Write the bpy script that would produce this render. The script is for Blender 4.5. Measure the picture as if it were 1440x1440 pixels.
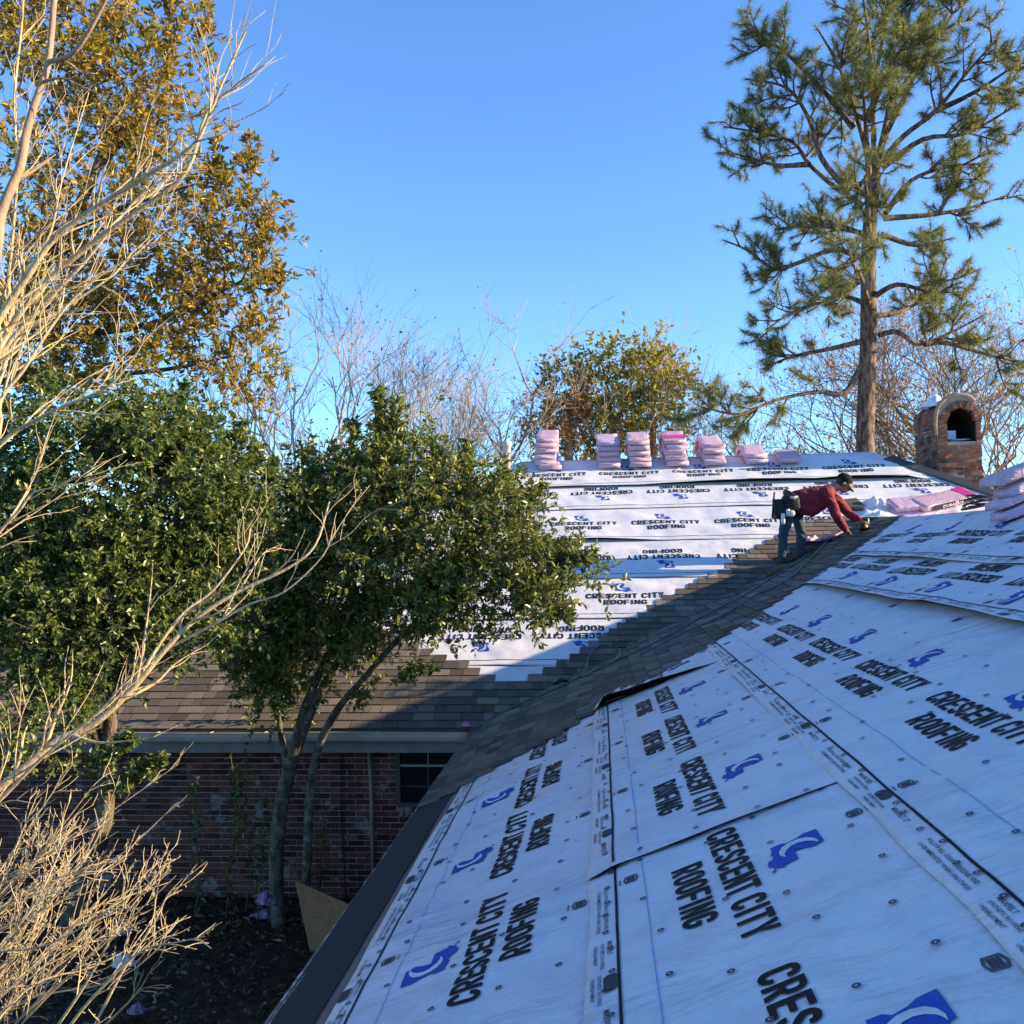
import bpy, bmesh, math, random
import numpy as np
from mathutils import Vector, Matrix
from mathutils.geometry import tessellate_polygon
R = math.radians
for o in list(bpy.data.objects): bpy.data.objects.remove(o)
S = bpy.context.scene
C = S.collection
# ------------------------------------------------------------------ camera
F = 1330.0                                   # focal length in pixels of a 1440 px picture
EYE = np.array([0.0, 0.0, 4.05])
_y = np.array([125.0, -45.0, F]); _h = np.array([625.0, -35.0, F])
CZ = np.cross(_y, _h); CZ /= np.linalg.norm(CZ)
if CZ[1] < 0: CZ = -CZ
CY = _y / np.linalg.norm(_y)
CX = np.cross(CY, CZ)
if CX[0] < 0: CX = -CX
cam = bpy.data.cameras.new('camera'); cam.sensor_width = 36; cam.lens = F / 1440 * 36
cam.clip_start = 0.05; cam.clip_end = 2000
camo = bpy.data.objects.new('camera', cam); C.objects.link(camo)
M = Matrix.Identity(4)
for i, ax in enumerate((CX, CY, CZ)):
    M[i][0] = ax[0]; M[i][1] = ax[1]; M[i][2] = -ax[2]; M[i][3] = EYE[i]
camo.matrix_world = M
S.camera = camo
# ------------------------------------------------------------------ sky, sun, exposure
SUN = Vector((1.0, -0.03, 0.327)).normalized()          # towards the sun
SUN_EL = math.asin(SUN.z)
w = bpy.data.worlds.new('World'); S.world = w; w.use_nodes = True
nt = w.node_tree; nt.nodes.clear()
out = nt.nodes.new('ShaderNodeOutputWorld'); bg = nt.nodes.new('ShaderNodeBackground')
sky = nt.nodes.new('ShaderNodeTexSky'); sky.sky_type = 'NISHITA'; sky.sun_disc = False
sky.sun_elevation = SUN_EL; sky.sun_rotation = math.atan2(SUN.x, SUN.y)
sky.altitude = 0; sky.air_density = 1.0; sky.dust_density = 0.0; sky.ozone_density = 2.2
bg.inputs['Strength'].default_value = 0.129
hs = nt.nodes.new('ShaderNodeMixRGB'); hs.blend_type = 'MULTIPLY'; hs.inputs[0].default_value = 1; hs.inputs[2].default_value = (0.53, 0.77, 1.08, 1)
nt.links.new(sky.outputs[0], hs.inputs[1]); nt.links.new(hs.outputs[0], bg.inputs[0]); nt.links.new(bg.outputs[0], out.inputs[0])
sl = bpy.data.lights.new('sun', 'SUN'); sl.energy = 5.0; sl.angle = R(0.53); sl.color = (1.0, 0.79, 0.49)
so = bpy.data.objects.new('sun', sl); C.objects.link(so)
so.rotation_euler = (-SUN).to_track_quat('-Z', 'Y').to_euler(); so.location = (30, 0, 20)
vs = S.view_settings; vs.view_transform = 'Standard'; vs.look = 'None'; vs.gamma = 1.0
vs.exposure = 1.35; vs.use_curve_mapping = False
S.render.engine = 'CYCLES'
S.render.resolution_x = 1024; S.render.resolution_y = 1024

# ------------------------------------------------------------------ geometry of the place
XE, ZE, TA = -1.43, 2.05, 0.41              # near wing: eave line, eave height, pitch
YE, TB = 10.3, 0.50                         # far wing: eave line, pitch
XR = 4.10; ZRA = ZE + TA * (XR - XE)        # near wing ridge
YR = 17.35; ZRB = ZE + TB * (YR - YE)       # far wing ridge
KA = math.hypot(1, TA); KB = math.hypot(1, TB)
XL, XRR = -1.43, 4.85                       # ends of the far ridge
VK = TA / TB                                # valley: dY per dX
def valley_y(x): return YE + (x - XE) * VK
def ray(px, py):
    d = np.array([px - 720, -(py - 720), F]); return np.array([d @ CX, d @ CY, d @ CZ])
def atY(px, py, y): d = ray(px, py); return Vector(EYE + d * (y / d[1]))
def atZ(px, py, z): d = ray(px, py); return Vector(EYE + d * ((z - EYE[2]) / d[2]))
def onA(px, py, up=0.0):
    d = ray(px, py); k = (ZE + up + TA * (0 - XE) - EYE[2]) / (d[2] - TA * d[0]); return Vector(EYE + d * k)
def onB(px, py, up=0.0):
    d = ray(px, py); k = (ZE + up - TB * YE - EYE[2]) / (d[2] - TB * d[1]); return Vector(EYE + d * k)
# frames: s = right-hand direction when facing up the slope, d = up the slope, n = off the roof
def fA(s, d, n=0.0): return (XE + d / KA - n * TA / KA, -s, ZE + d * TA / KA + n / KA)
def fB(s, d, n=0.0): return (s, YE + d / KB - n * TB / KB, ZE + d * TB / KB + n / KB)

# ------------------------------------------------------------------ helpers
rng = np.random.default_rng(7); rnd = random.Random(11)
def link(o, parent=None):
    C.objects.link(o)
    if parent is not None: o.parent = parent
    return o
def obj(name, v, f, m, parent=None, smooth=False):
    me = bpy.data.meshes.new(name)
    v = np.asarray(v, dtype=float)
    if parent is not None and len(v):
        v = v - np.array(world_loc(parent))
    me.from_pydata(v.tolist() if hasattr(v, 'tolist') else v, [], f); me.update()
    if smooth: me.polygons.foreach_set('use_smooth', [True] * len(me.polygons))
    for mm in (m if isinstance(m, (list, tuple)) else [m]): me.materials.append(mm)
    return link(bpy.data.objects.new(name, me), parent)
def world_loc(o):
    l = Vector((0, 0, 0))
    while o is not None: l += o.location; o = o.parent
    return l
def fast_obj(name, v, f, m, parent=None, smooth=False):
    """v (n,3) array, f (k,m) int array: quick mesh for many faces of the same size"""
    v = np.asarray(v, dtype=np.float32); f = np.asarray(f, dtype=np.int32)
    if parent is not None: v = v - np.array(world_loc(parent), dtype=np.float32)
    me = bpy.data.meshes.new(name); k, q = f.shape
    me.vertices.add(len(v)); me.vertices.foreach_set('co', v.ravel())
    me.loops.add(k * q); me.loops.foreach_set('vertex_index', f.ravel())
    me.polygons.add(k); me.polygons.foreach_set('loop_start', np.arange(0, k * q, q, dtype=np.int32))
    me.polygons.foreach_set('loop_total', np.full(k, q, dtype=np.int32))
    me.polygons.foreach_set('use_smooth', np.full(k, smooth, dtype=bool))
    me.update(calc_edges=True); me.validate()
    me.materials.append(m)
    return link(bpy.data.objects.new(name, me), parent)
def tag(o, label, cat, group=None):
    o['label'] = label; o['category'] = cat
    if group: o['group'] = group
    return o
def thing(name, label, cat, loc=(0, 0, 0), group=None):
    o = bpy.data.objects.new(name, None); o.location = loc; o.empty_display_size = 0.2
    C.objects.link(o); return tag(o, label, cat, group)
class MB:
    def __init__(s): s.v = []; s.f = []; s.mi = []
    def add(s, v, f, mi=0):
        b = len(s.v); s.v += [tuple(p) for p in v]; s.f += [tuple(i + b for i in q) for q in f]; s.mi += [mi] * len(f)
    def box(s, lo, hi, mi=0, xf=None):
        (a, b, c), (d, e, g) = lo, hi
        v = [(a, b, c), (d, b, c), (d, e, c), (a, e, c), (a, b, g), (d, b, g), (d, e, g), (a, e, g)]
        if xf is not None: v = [tuple(xf(*p)) for p in v]
        s.add(v, [(3, 2, 1, 0), (4, 5, 6, 7), (0, 1, 5, 4), (1, 2, 6, 5), (2, 3, 7, 6), (3, 0, 4, 7)], mi)
    def tube(s, pts, rad, n=6, mi=0, cap=True):
        pts = [Vector(p) for p in pts]
        if not hasattr(rad, '__len__'): rad = [rad] * len(pts)
        b = len(s.v); up = None
        for i, p in enumerate(pts):
            t = (pts[min(i + 1, len(pts) - 1)] - pts[max(i - 1, 0)])
            t = t.normalized() if t.length > 1e-9 else Vector((0, 0, 1))
            if up is None: up = t.orthogonal().normalized()
            up = (up - t * up.dot(t)); up = up.normalized() if up.length > 1e-6 else t.orthogonal().normalized()
            q = t.cross(up)
            for k in range(n):
                a = 2 * math.pi * k / n
                s.v.append(tuple(p + (up * math.cos(a) + q * math.sin(a)) * rad[i]))
        for i in range(len(pts) - 1):
            for k in range(n):
                s.f.append((b + i * n + k, b + i * n + (k + 1) % n, b + (i + 1) * n + (k + 1) % n, b + (i + 1) * n + k)); s.mi.append(mi)
        if cap:
            s.f.append(tuple(b + k for k in reversed(range(n)))); s.mi.append(mi)
            s.f.append(tuple(b + (len(pts) - 1) * n + k for k in range(n))); s.mi.append(mi)
    def build(s, name, m, parent=None, smooth=False):
        o = obj(name, s.v, s.f, m, parent, smooth)
        if any(s.mi): o.data.polygons.foreach_set('material_index', s.mi)
        return o
def hash2(ix, iy, seed):
    h = (ix.astype(np.int64) * 374761393 + iy.astype(np.int64) * 668265263 + seed * 2246822519) & 0xffffffff
    h = ((h ^ (h >> 13)) * 1274126177) & 0xffffffff
    return ((h ^ (h >> 16)) & 0xffff) / 65535.0
def vnoise(x, y, seed=0):
    x = np.asarray(x, dtype=float); y = np.asarray(y, dtype=float)
    ix = np.floor(x); iy = np.floor(y); fx = x - ix; fy = y - iy
    fx = fx * fx * fx * (fx * (fx * 6 - 15) + 10); fy = fy * fy * fy * (fy * (fy * 6 - 15) + 10)
    a = hash2(ix, iy, seed); b = hash2(ix + 1, iy, seed); c = hash2(ix, iy + 1, seed); d = hash2(ix + 1, iy + 1, seed)
    return (a + (b - a) * fx) + ((c + (d - c) * fx) - (a + (b - a) * fx)) * fy - 0.5

# ------------------------------------------------------------------ materials
class NT:
    def __init__(s, name):
        s.m = bpy.data.materials.new(name); s.m.use_nodes = True; s.t = s.m.node_tree
        s.b = s.t.nodes['Principled BSDF']; s.o = s.t.nodes['Material Output']
    def n(s, kind, **kw):
        x = s.t.nodes.new('ShaderNode' + kind)
        for k, v in kw.items(): setattr(x, k, v)
        return x
    def l(s, a, b): s.t.links.new(a, b)
    def pos(s): return s.n('NewGeometry').outputs['Position']
    def noise(s, scale, detail=3, vec=None, rough=0.55, sc=None):
        x = s.n('TexNoise'); x.inputs['Scale'].default_value = scale; x.inputs['Detail'].default_value = detail
        x.inputs['Roughness'].default_value = rough
        v = vec if vec is not None else s.pos()
        if sc is not None:
            mp = s.n('Mapping'); mp.inputs['Scale'].default_value = sc; s.l(v, mp.inputs['Vector']); v = mp.outputs[0]
        s.l(v, x.inputs['Vector']); return x.outputs['Fac']
    def ramp(s, fac, stops, interp='LINEAR'):
        x = s.n('ValToRGB'); cr = x.color_ramp; cr.interpolation = interp
        while len(cr.elements) < len(stops): cr.elements.new(0.5)
        for e, (p, c) in zip(cr.elements, stops): e.position = p; e.color = (*c, 1)
        s.l(fac, x.inputs[0]); return x.outputs[0]
    def mix(s, fac, a, b, mode='MIX'):
        x = s.n('MixRGB', blend_type=mode)
        for i, q in zip((0, 1, 2), (fac, a, b)):
            if isinstance(q, (int, float)): x.inputs[i].default_value = q if i == 0 else (q, q, q, 1)
            elif isinstance(q, tuple): x.inputs[i].default_value = (*q, 1)
            else: s.l(q, x.inputs[i])
        return x.outputs[0]
    def math(s, op, a, b=0.0):
        x = s.n('Math', operation=op)
        for i, q in enumerate((a, b)):
            if isinstance(q, (int, float)): x.inputs[i].default_value = q
            else: s.l(q, x.inputs[i])
        return x.outputs[0]
    def bump(s, h, strength=0.3, dist=0.01):
        x = s.n('Bump'); x.inputs['Strength'].default_value = strength; x.inputs['Distance'].default_value = dist
        s.l(h, x.inputs['Height']); s.l(x.outputs[0], s.b.inputs['Normal']); return x.outputs[0]
    def col(s, c):
        if isinstance(c, tuple): s.b.inputs['Base Color'].default_value = (*c, 1)
        else: s.l(c, s.b.inputs['Base Color'])
    def rough(s, r, spec=None):
        if isinstance(r, (int, float)): s.b.inputs['Roughness'].default_value = r
        else: s.l(r, s.b.inputs['Roughness'])
        if spec is not None: s.b.inputs['Specular IOR Level'].default_value = spec
    def rand(s):
        a = s.n('ObjectInfo').outputs['Random']; b = s.n('NewGeometry').outputs['Random Per Island']
        return s.math('FRACT', s.math('ADD', a, b))
def plain(name, c, rough=0.6, var=0.25, scale=8.0, bump=0.0, bscale=60.0, metal=0.0, spec=None):
    t = NT(name); f = t.noise(scale, 4)
    t.col(t.mix(f, tuple(x * (1 - var) for x in c), tuple(min(1, x * (1 + var)) for x in c)))
    t.rough(rough, spec); t.b.inputs['Metallic'].default_value = metal
    if bump: t.bump(t.noise(bscale, 4), bump, 0.01)
    return t.m
def leafmat(name, stops, rough=0.4, trans=0.25, transcol=None, spec=0.5):
    t = NT(name); c = t.ramp(t.rand(), stops); big = t.noise(1.1, 2)
    c = t.mix(t.math('MULTIPLY', big, 0.35), c, t.mix(1.0, c, (1.25, 1.1, 0.7), 'MULTIPLY'))
    t.col(c); t.rough(rough, spec)
    tr = t.n('BsdfTranslucent'); t.l(t.mix(1.0, c, transcol or (1.5, 1.5, 0.6), 'MULTIPLY'), tr.inputs[0])
    mx = t.n('MixShader'); mx.inputs[0].default_value = trans
    t.l(t.b.outputs[0], mx.inputs[1]); t.l(tr.outputs[0], mx.inputs[2]); t.l(mx.outputs[0], t.o.inputs[0])
    return t.m
MT = {}
def crease(t):
    p = t.pos(); mp = t.n('Mapping'); mp.inputs['Rotation'].default_value = (0, 0, R(17)); mp.inputs['Scale'].default_value = (1.9, 6.5, 1.9)
    wr_ = t.n('TexNoise'); wr_.inputs['Scale'].default_value = 1.7; wr_.inputs['Detail'].default_value = 1; t.l(p, wr_.inputs['Vector'])
    vm = t.n('VectorMath', operation='MULTIPLY_ADD'); t.l(wr_.outputs['Color'], vm.inputs[0]); vm.inputs[1].default_value = (.5, .35, .3); t.l(p, vm.inputs[2]); t.l(vm.outputs[0], mp.inputs[0])
    a = t.noise(1.0, 3, mp.outputs[0], .5); m = t.ramp(t.noise(0.8, 1, p), [(0.42, (0.03, 0.03, 0.03)), (0.66, (1, 1, 1))])
    h = t.math('MULTIPLY', t.math('MULTIPLY', a, m), 1.5)
    h = t.math('ADD', h, t.math('MULTIPLY', t.noise(5.5, 3, p), 0.30)); return t.math('ADD', h, t.math('MULTIPLY', t.noise(45, 2, p), 0.05))
t = NT('underlayment'); g = t.noise(3.3, 4, rough=.7)
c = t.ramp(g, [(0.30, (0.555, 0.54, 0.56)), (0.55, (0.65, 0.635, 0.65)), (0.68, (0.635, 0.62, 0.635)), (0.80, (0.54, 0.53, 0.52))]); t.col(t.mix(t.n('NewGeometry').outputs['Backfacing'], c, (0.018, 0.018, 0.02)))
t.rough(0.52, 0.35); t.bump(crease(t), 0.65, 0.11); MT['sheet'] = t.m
MT['sheetB'] = MT['sheet'].copy(); MT['sheetB'].name = 'underlayment_far'
for n_ in MT['sheetB'].node_tree.nodes:
    if n_.type == 'BUMP': n_.inputs['Distance'].default_value = 0.03
def print_mat(name, c):
    t = NT(name); f = t.noise(120, 2); t.col(t.mix(t.ramp(f, [(0.35, (0, 0, 0)), (0.75, (1, 1, 1))]), c, tuple(x * 1.25 + 0.012 for x in c)))
    t.rough(0.7, 0.15); t.bump(crease(t), 0.5, 0.05); return t.m
MT['ink'] = print_mat('black_ink', (0.012, 0.012, 0.013)); MT['blue'] = print_mat('blue_ink', (0.03, 0.075, 0.33))
MT['micro'] = print_mat('small_black_print', (0.05, 0.052, 0.06))
MT['white'] = MT['sheet']
MT['chalk'] = plain('blue_chalk', (0.17, 0.25, 0.60), 0.9, 0.4, 60)
MT['cap'] = plain('nail_cap_plastic', (0.02, 0.025, 0.05), 0.4)
MT['deck'] = plain('roof_deck_wood', (0.16, 0.11, 0.07), 0.85, 0.35, 5, 0.3)
t = NT('shingle'); r = t.rand()
c = t.ramp(r, [(0.0, (0.070, 0.058, 0.047)), (0.35, (0.108, 0.089, 0.073)), (0.7, (0.145, 0.12, 0.097)), (1.0, (0.20, 0.166, 0.136))])
gr = t.noise(420, 2); c = t.mix(t.ramp(gr, [(0.3, (0, 0, 0)), (0.7, (1, 1, 1))]), t.mix(1.0, c, 0.72, 'MULTIPLY'), t.mix(1.0, c, 1.22, 'MULTIPLY'))
c = t.mix(t.math('MULTIPLY', t.noise(2.2, 3), 0.5), c, t.mix(1.0, c, (1.12, 1.04, 0.95), 'MULTIPLY')); t.col(c); t.rough(0.9, 0.2)
t.bump(t.noise(300, 3), 0.5, 0.004); MT['shingle'] = t.m
def brickmat(name, stops, dirt=0.5):
    t = NT(name); c = t.ramp(t.rand(), stops); f = t.noise(30, 5); c = t.mix(f, t.mix(1.0, c, 0.65, 'MULTIPLY'), t.mix(1.0, c, 1.25, 'MULTIPLY'))
    e = t.noise(3.4, 5, rough=0.75); c = t.mix(t.ramp(e, [(0.56, (0, 0, 0)), (0.64, (dirt,) * 3)]), c, (0.42, 0.40, 0.37)); t.col(c); t.rough(0.9, 0.2)
    t.bump(t.noise(90, 5), 0.6, 0.006); return t.m
MT['brick'] = brickmat('wall_brick', [(0, (0.055, 0.022, 0.018)), (0.4, (0.13, 0.045, 0.033)), (0.8, (0.19, 0.07, 0.048)), (1, (0.045, 0.03, 0.03))])
MT['chbrick'] = brickmat('chimney_brick', [(0, (0.11, 0.045, 0.032)), (0.3, (0.21, 0.085, 0.05)), (0.6, (0.27, 0.12, 0.075)), (0.85, (0.17, 0.12, 0.09)), (1, (0.08, 0.05, 0.045))], 0.25)
MT['mortar'] = plain('mortar', (0.42, 0.38, 0.34), 0.95, 0.3, 12, 0.4)
MT['mortar_dk'] = plain('aged_mortar', (0.28, 0.24, 0.20), 0.95, 0.35, 9, 0.5)
MT['gutter'] = plain('weathered_gutter_metal', (0.42, 0.37, 0.30), 0.55, 0.4, 7, 0.15, 30)
MT['fascia'] = plain('painted_fascia', (0.20, 0.185, 0.165), 0.75, 0.4, 6, 0.2)
MT['starter'] = plain('dark_starter_strip', (0.020, 0.018, 0.016), 0.9, 0.35, 14, 0.4, 260)
MT['drip'] = plain('drip_edge_metal', (0.16, 0.15, 0.15), 0.4, 0.4, 9, 0.1, 30, 0.7)
MT['drip_wood'] = plain('bare_deck_edge', (0.17, 0.125, 0.11), 0.85, 0.35, 9, 0.3)
MT['soffit'] = plain('soffit_paint', (0.30, 0.28, 0.25), 0.8)
MT['winframe'] = plain('dark_window_frame', (0.055, 0.052, 0.05), 0.5)
MT['muntin'] = plain('window_muntin', (0.34, 0.33, 0.30), 0.5)
t = NT('window_glass'); t.col((0.012, 0.014, 0.017)); t.rough(0.06, 0.6); MT['glass'] = t.m
MT['pvc'] = plain('weathered_pvc', (0.50, 0.48, 0.44), 0.55, 0.25, 9)
MT['pvc_dk'] = plain('rust_stained_pipe', (0.30, 0.22, 0.17), 0.6, 0.5, 14)
MT['flash'] = plain('dark_step_flashing', (0.045, 0.046, 0.05), 0.6, 0.3)
# ================================================================== ground
def make_ground():
    n = 60; xs = np.linspace(-1, 1, n); xs = np.sign(xs) * np.abs(xs) ** 2.2 * 420
    v = []; f = []
    for j in range(n):
        for i in range(n):
            x, y = xs[i], xs[j] + 12
            v.append((x, y, float(vnoise(x * .5, y * .5, 3)) * 0.10 - (0.06 if abs(x) < 40 else 0)))
    for j in range(n - 1):
        for i in range(n - 1): f.append((j * n + i, j * n + i + 1, (j + 1) * n + i + 1, (j + 1) * n + i))
    t = NT('leaf_litter_soil'); a = t.noise(9, 6, rough=0.7); b = t.noise(0.05, 3)
    c = t.ramp(a, [(0.3, (0.022, 0.014, 0.009)), (0.52, (0.055, 0.035, 0.021)), (0.75, (0.12, 0.08, 0.045))])
    c = t.mix(t.ramp(b, [(0.5, (0, 0, 0)), (0.62, (1, 1, 1))]), c, (0.06, 0.075, 0.025)); t.col(c); t.rough(0.95, 0.2)
    t.bump(t.noise(25, 5), 0.8, 0.04)
    o = obj('ground', v, f, t.m, None, True); o['kind'] = 'structure'
make_ground()
def leaf_arrays(P, D, L, W, r, upbias=0.6, fold=0.18, curl=0.12):
    """two-sided pointed leaves: base, two side pairs, tip, folded on the midrib; P,D (n,3), L,W (n,)"""
    n = len(P); D = D / (np.linalg.norm(D, axis=1, keepdims=True) + 1e-9)
    N = r.normal(size=(n, 3)); N[:, 2] += upbias * 1.6
    N -= D * np.sum(N * D, axis=1, keepdims=True); N /= (np.linalg.norm(N, axis=1, keepdims=True) + 1e-9)
    T = np.cross(D, N); L = L[:, None]; W = W[:, None]
    def pt(a, b, h): return P + D * L * a + T * W * b + N * (W * h - L * curl * a * a)
    v = np.stack([pt(0, 0, 0), pt(.32, .46, fold), pt(.68, .40, fold), pt(1, 0, 0), pt(.68, -.40, fold), pt(.32, -.46, fold)], axis=1).reshape(-1, 3)
    b = np.arange(n)[:, None] * 6
    f = np.concatenate([b + np.array([[0, 1, 2, 3]]), b + np.array([[0, 3, 4, 5]])], axis=0)
    return v, f
def litter():
    r = np.random.default_rng(5); n = 9000
    P = np.stack([r.uniform(-9, -0.9, n), r.uniform(3.5, 10.75, n), r.uniform(0.0, 0.05, n)], axis=1)
    D = r.normal(size=(n, 3)); D[:, 2] *= 0.25
    v, f = leaf_arrays(P, D, r.uniform(.05, .11, n), r.uniform(.02, .045, n), r, 1.5, 0.3, 0.3)
    m = leafmat('dead_leaf', [(0, (0.05, 0.03, 0.018)), (0.5, (0.11, 0.068, 0.036)), (0.85, (0.19, 0.125, 0.065)), (1, (0.30, 0.22, 0.13))], 0.8, 0.08, (1, 1, 1), 0.2)
    o = fast_obj('fallen_leaves', v, f, m); tag(o, 'dry brown fallen leaves littering the shaded courtyard ground', 'leaves'); o['kind'] = 'stuff'
litter()

# ================================================================== house
H = thing('brick_house', 'L-shaped red brick house, roof half stripped and half re-shingled', 'house', (4.0, 12.0, 0.0))
H.location = (0, 0, 0)
# decks
b = MB()
Y0 = -5.0; th = 0.09
def slab(b, quad, t=th):
    q = [Vector(p) for p in quad]; nn = (q[1] - q[0]).cross(q[2] - q[0]).normalized()
    if nn.z < 0: nn = -nn; q = q[::-1]
    lo = [p - nn * t for p in q]; k = len(q)
    b.add(q + lo, [tuple(range(k)), tuple(reversed(range(k, 2 * k)))] + [(i, k + i, k + (i + 1) % k, (i + 1) % k) for i in range(k)])
XE2 = 2 * XR - XE
slab(b, [(XE, Y0, ZE), (XE, YE, ZE), (XR, valley_y(XR), ZRA), (XR, Y0, ZRA)])
slab(b, [(XE2, Y0, ZE), (XR, Y0, ZRA), (XR, valley_y(XR), ZRA), (XE2, YE, ZE)])
HL = YR - YE
TH = 0.62; XHR = XRR + (ZRB - ZE) / TH; XHL = XL - HL
slab(b, [(XHL, YE, ZE), (XHR, YE, ZE), (XRR, YR, ZRB), (XL, YR, ZRB)])
slab(b, [(XHL, 2 * YR - YE, ZE), (XL, YR, ZRB), (XRR, YR, ZRB), (XHR, 2 * YR - YE, ZE)])
slab(b, [(XHL, YE, ZE), (XL, YR, ZRB), (XHL, 2 * YR - YE, ZE)])
slab(b, [(XHR, YE, ZE), (XHR, 2 * YR - YE, ZE), (XRR, YR, ZRB)])
deck = b.build('roof_deck', MT['deck'], H)
# ------------------------------------------------------------------ underlayment sheets with their print
WR = 1.243; PERIOD = 1.28
def sheet_n(fr, s, d, sh):
    """height of sheet above the deck plane at s, d (arrays)"""
    s = np.asarray(s, float); d = np.asarray(d, float); q = np.clip((d - sh['d0']) / WR, 0, 1)
    sd = sh['seed']
    n = 0.006 + sh.get('n0', 0.0) + 0.009 * (1 - q)
    wr = vnoise(s * 2.3 + d * 3.1, d * 1.6 - s * 1.1, sd) * 0.024 + vnoise(s * 6.5 + d * 3.0, d * 2.4 - s * 1.5, sd + 1) * 0.010
    wr = wr + np.abs(vnoise(s * 4.2 - d * 1.3, d * 0.9 + s * 0.5, sd + 2)) * 0.007
    damp = np.clip((d - sh['d0']) / 0.18, 0.12, 1) * np.clip((sh['d0'] + sh['ex'] - d) / 0.2, 0.06, 1)
    dm = sh['damp'](s, d) if 'damp' in sh else 1.0; damp = damp * dm
    n = n + np.maximum(wr + 0.0035, -0.002) * damp * sh.get('amp', 1.0)
    e = np.exp(-((d - sh['d0']) / 0.085) ** 1.0 * 1.0)
    ed = (vnoise(s * 0.9, s * 0 + sd, sd + 5) + 0.22) * 0.020 + vnoise(s * 3.1, s * 0 + sd, sd + 6) * 0.008
    n = n + np.maximum(ed, 0) * e * sh.get('edge', 1.0) * dm
    for (c0, hw, hh) in sh.get('lift', []):
        k = np.clip(1 - ((s - c0) / hw) ** 2, 0, 1); n = n + hh * k * np.exp(-np.clip(d - sh['d0'], 0, 9) / 0.13) * dm
    for (c0, sg, hh, wd) in sh.get('endlift', []):       # free end at s = c0, lifted towards it
        k = np.exp(-np.clip((s - c0) * sg, 0, 9) / wd); n = n + hh * k * np.clip((sh['d0'] + sh['ex'] - d) / sh['ex'], 0, 1) ** 1.0 * np.clip((d - sh['d0']) / 0.12, 0.15, 1)
    return n
def grid_sheet(fr, sh, step):
    s0, s1 = sh['s0'], sh['s1']; d0, d1 = sh['d0'], min(sh['d0'] + sh['ex'] + 0.09, sh.get('dmax', 99))
    ns = max(2, int((s1 - s0) / step)); nd = max(4, int((d1 - d0) / min(step, 0.045)))
    ss = np.linspace(s0, s1, ns + 1); dd = np.linspace(d0, d1, nd + 1)
    SS, DD = np.meshgrid(ss, dd); DE = DD.copy()
    DE[0] += vnoise(ss * 2.2, ss * 0, sh['seed'] + 9) * 0.018      # wavy lower edge
    if 'cut' in sh: SS = sh['cut'](SS, DE)
    NN = sheet_n(fr, SS, DD, sh)
    x, y, z = fr(SS, DE, NN); v = np.stack([np.broadcast_to(x, SS.shape), np.broadcast_to(y, SS.shape), z], axis=-1).reshape(-1, 3)
    w_ = ns + 1; i = np.arange(ns); j = np.arange(nd); I, J = np.meshgrid(i, j); a = (J * w_ + I).ravel()
    f = np.stack([a, a + 1, a + w_ + 1, a + w_], axis=1)
    # thin turned-down lower lip so that edges read as sheet with thickness
    lip = v[:w_].copy(); xx, yy, zz = fr(ss if 'cut' not in sh else SS[0], DE[0], np.maximum(NN[0] - 0.0025, 0.001)); lip = np.stack([np.broadcast_to(xx, ss.shape), np.broadcast_to(yy, ss.shape), zz], axis=-1)
    base = len(v); v = np.concatenate([v, lip]); f2 = np.stack([base + i, base + i + 1, i + 1, i], axis=1)
    return v, np.concatenate([f, f2])
# --- lettering as real outlines
def dens(p, m=0.22):
    o = [p[0]]
    for a, b_ in zip(p, p[1:]):
        k = max(1, int(math.ceil(math.dist(a, b_) / m)))
        o += [(a[0] + (b_[0] - a[0]) * i / k, a[1] + (b_[1] - a[1]) * i / k) for i in range(1, k + 1)]
    return o
def strip(p, t, closed=False):
    p = dens(p); n = len(p); v = []
    if closed: p = p[:-1]; n = len(p)
    for i in range(n):
        a = p[(i - 1) % n] if closed or i > 0 else p[i]; c_ = p[(i + 1) % n] if closed or i < n - 1 else p[i]; q = p[i]
        def nr(u, w_): l = math.dist(u, w_) or 1; return (-(w_[1] - u[1]) / l, (w_[0] - u[0]) / l)
        n1 = nr(a, q) if a != q else nr(q, c_); n2 = nr(q, c_) if c_ != q else n1
        mx, my = n1[0] + n2[0], n1[1] + n2[1]; l = math.hypot(mx, my) or 1; mx /= l; my /= l
        k = (t / 2) / max(0.5, mx * n1[0] + my * n1[1])
        v += [(q[0] + mx * k, q[1] + my * k), (q[0] - mx * k, q[1] - my * k)]
    m = n if closed else n - 1
    return v, [(2 * i, 2 * i + 1, 2 * ((i + 1) % n) + 1, 2 * ((i + 1) % n)) for i in range(m)]
def arc(cx, cy, r, a0, a1, k=4): return [(cx + r * math.cos(R(a0 + (a1 - a0) * i / k)), cy + r * math.sin(R(a0 + (a1 - a0) * i / k))) for i in range(k + 1)]
GW, GT = 0.58, 0.188
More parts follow.
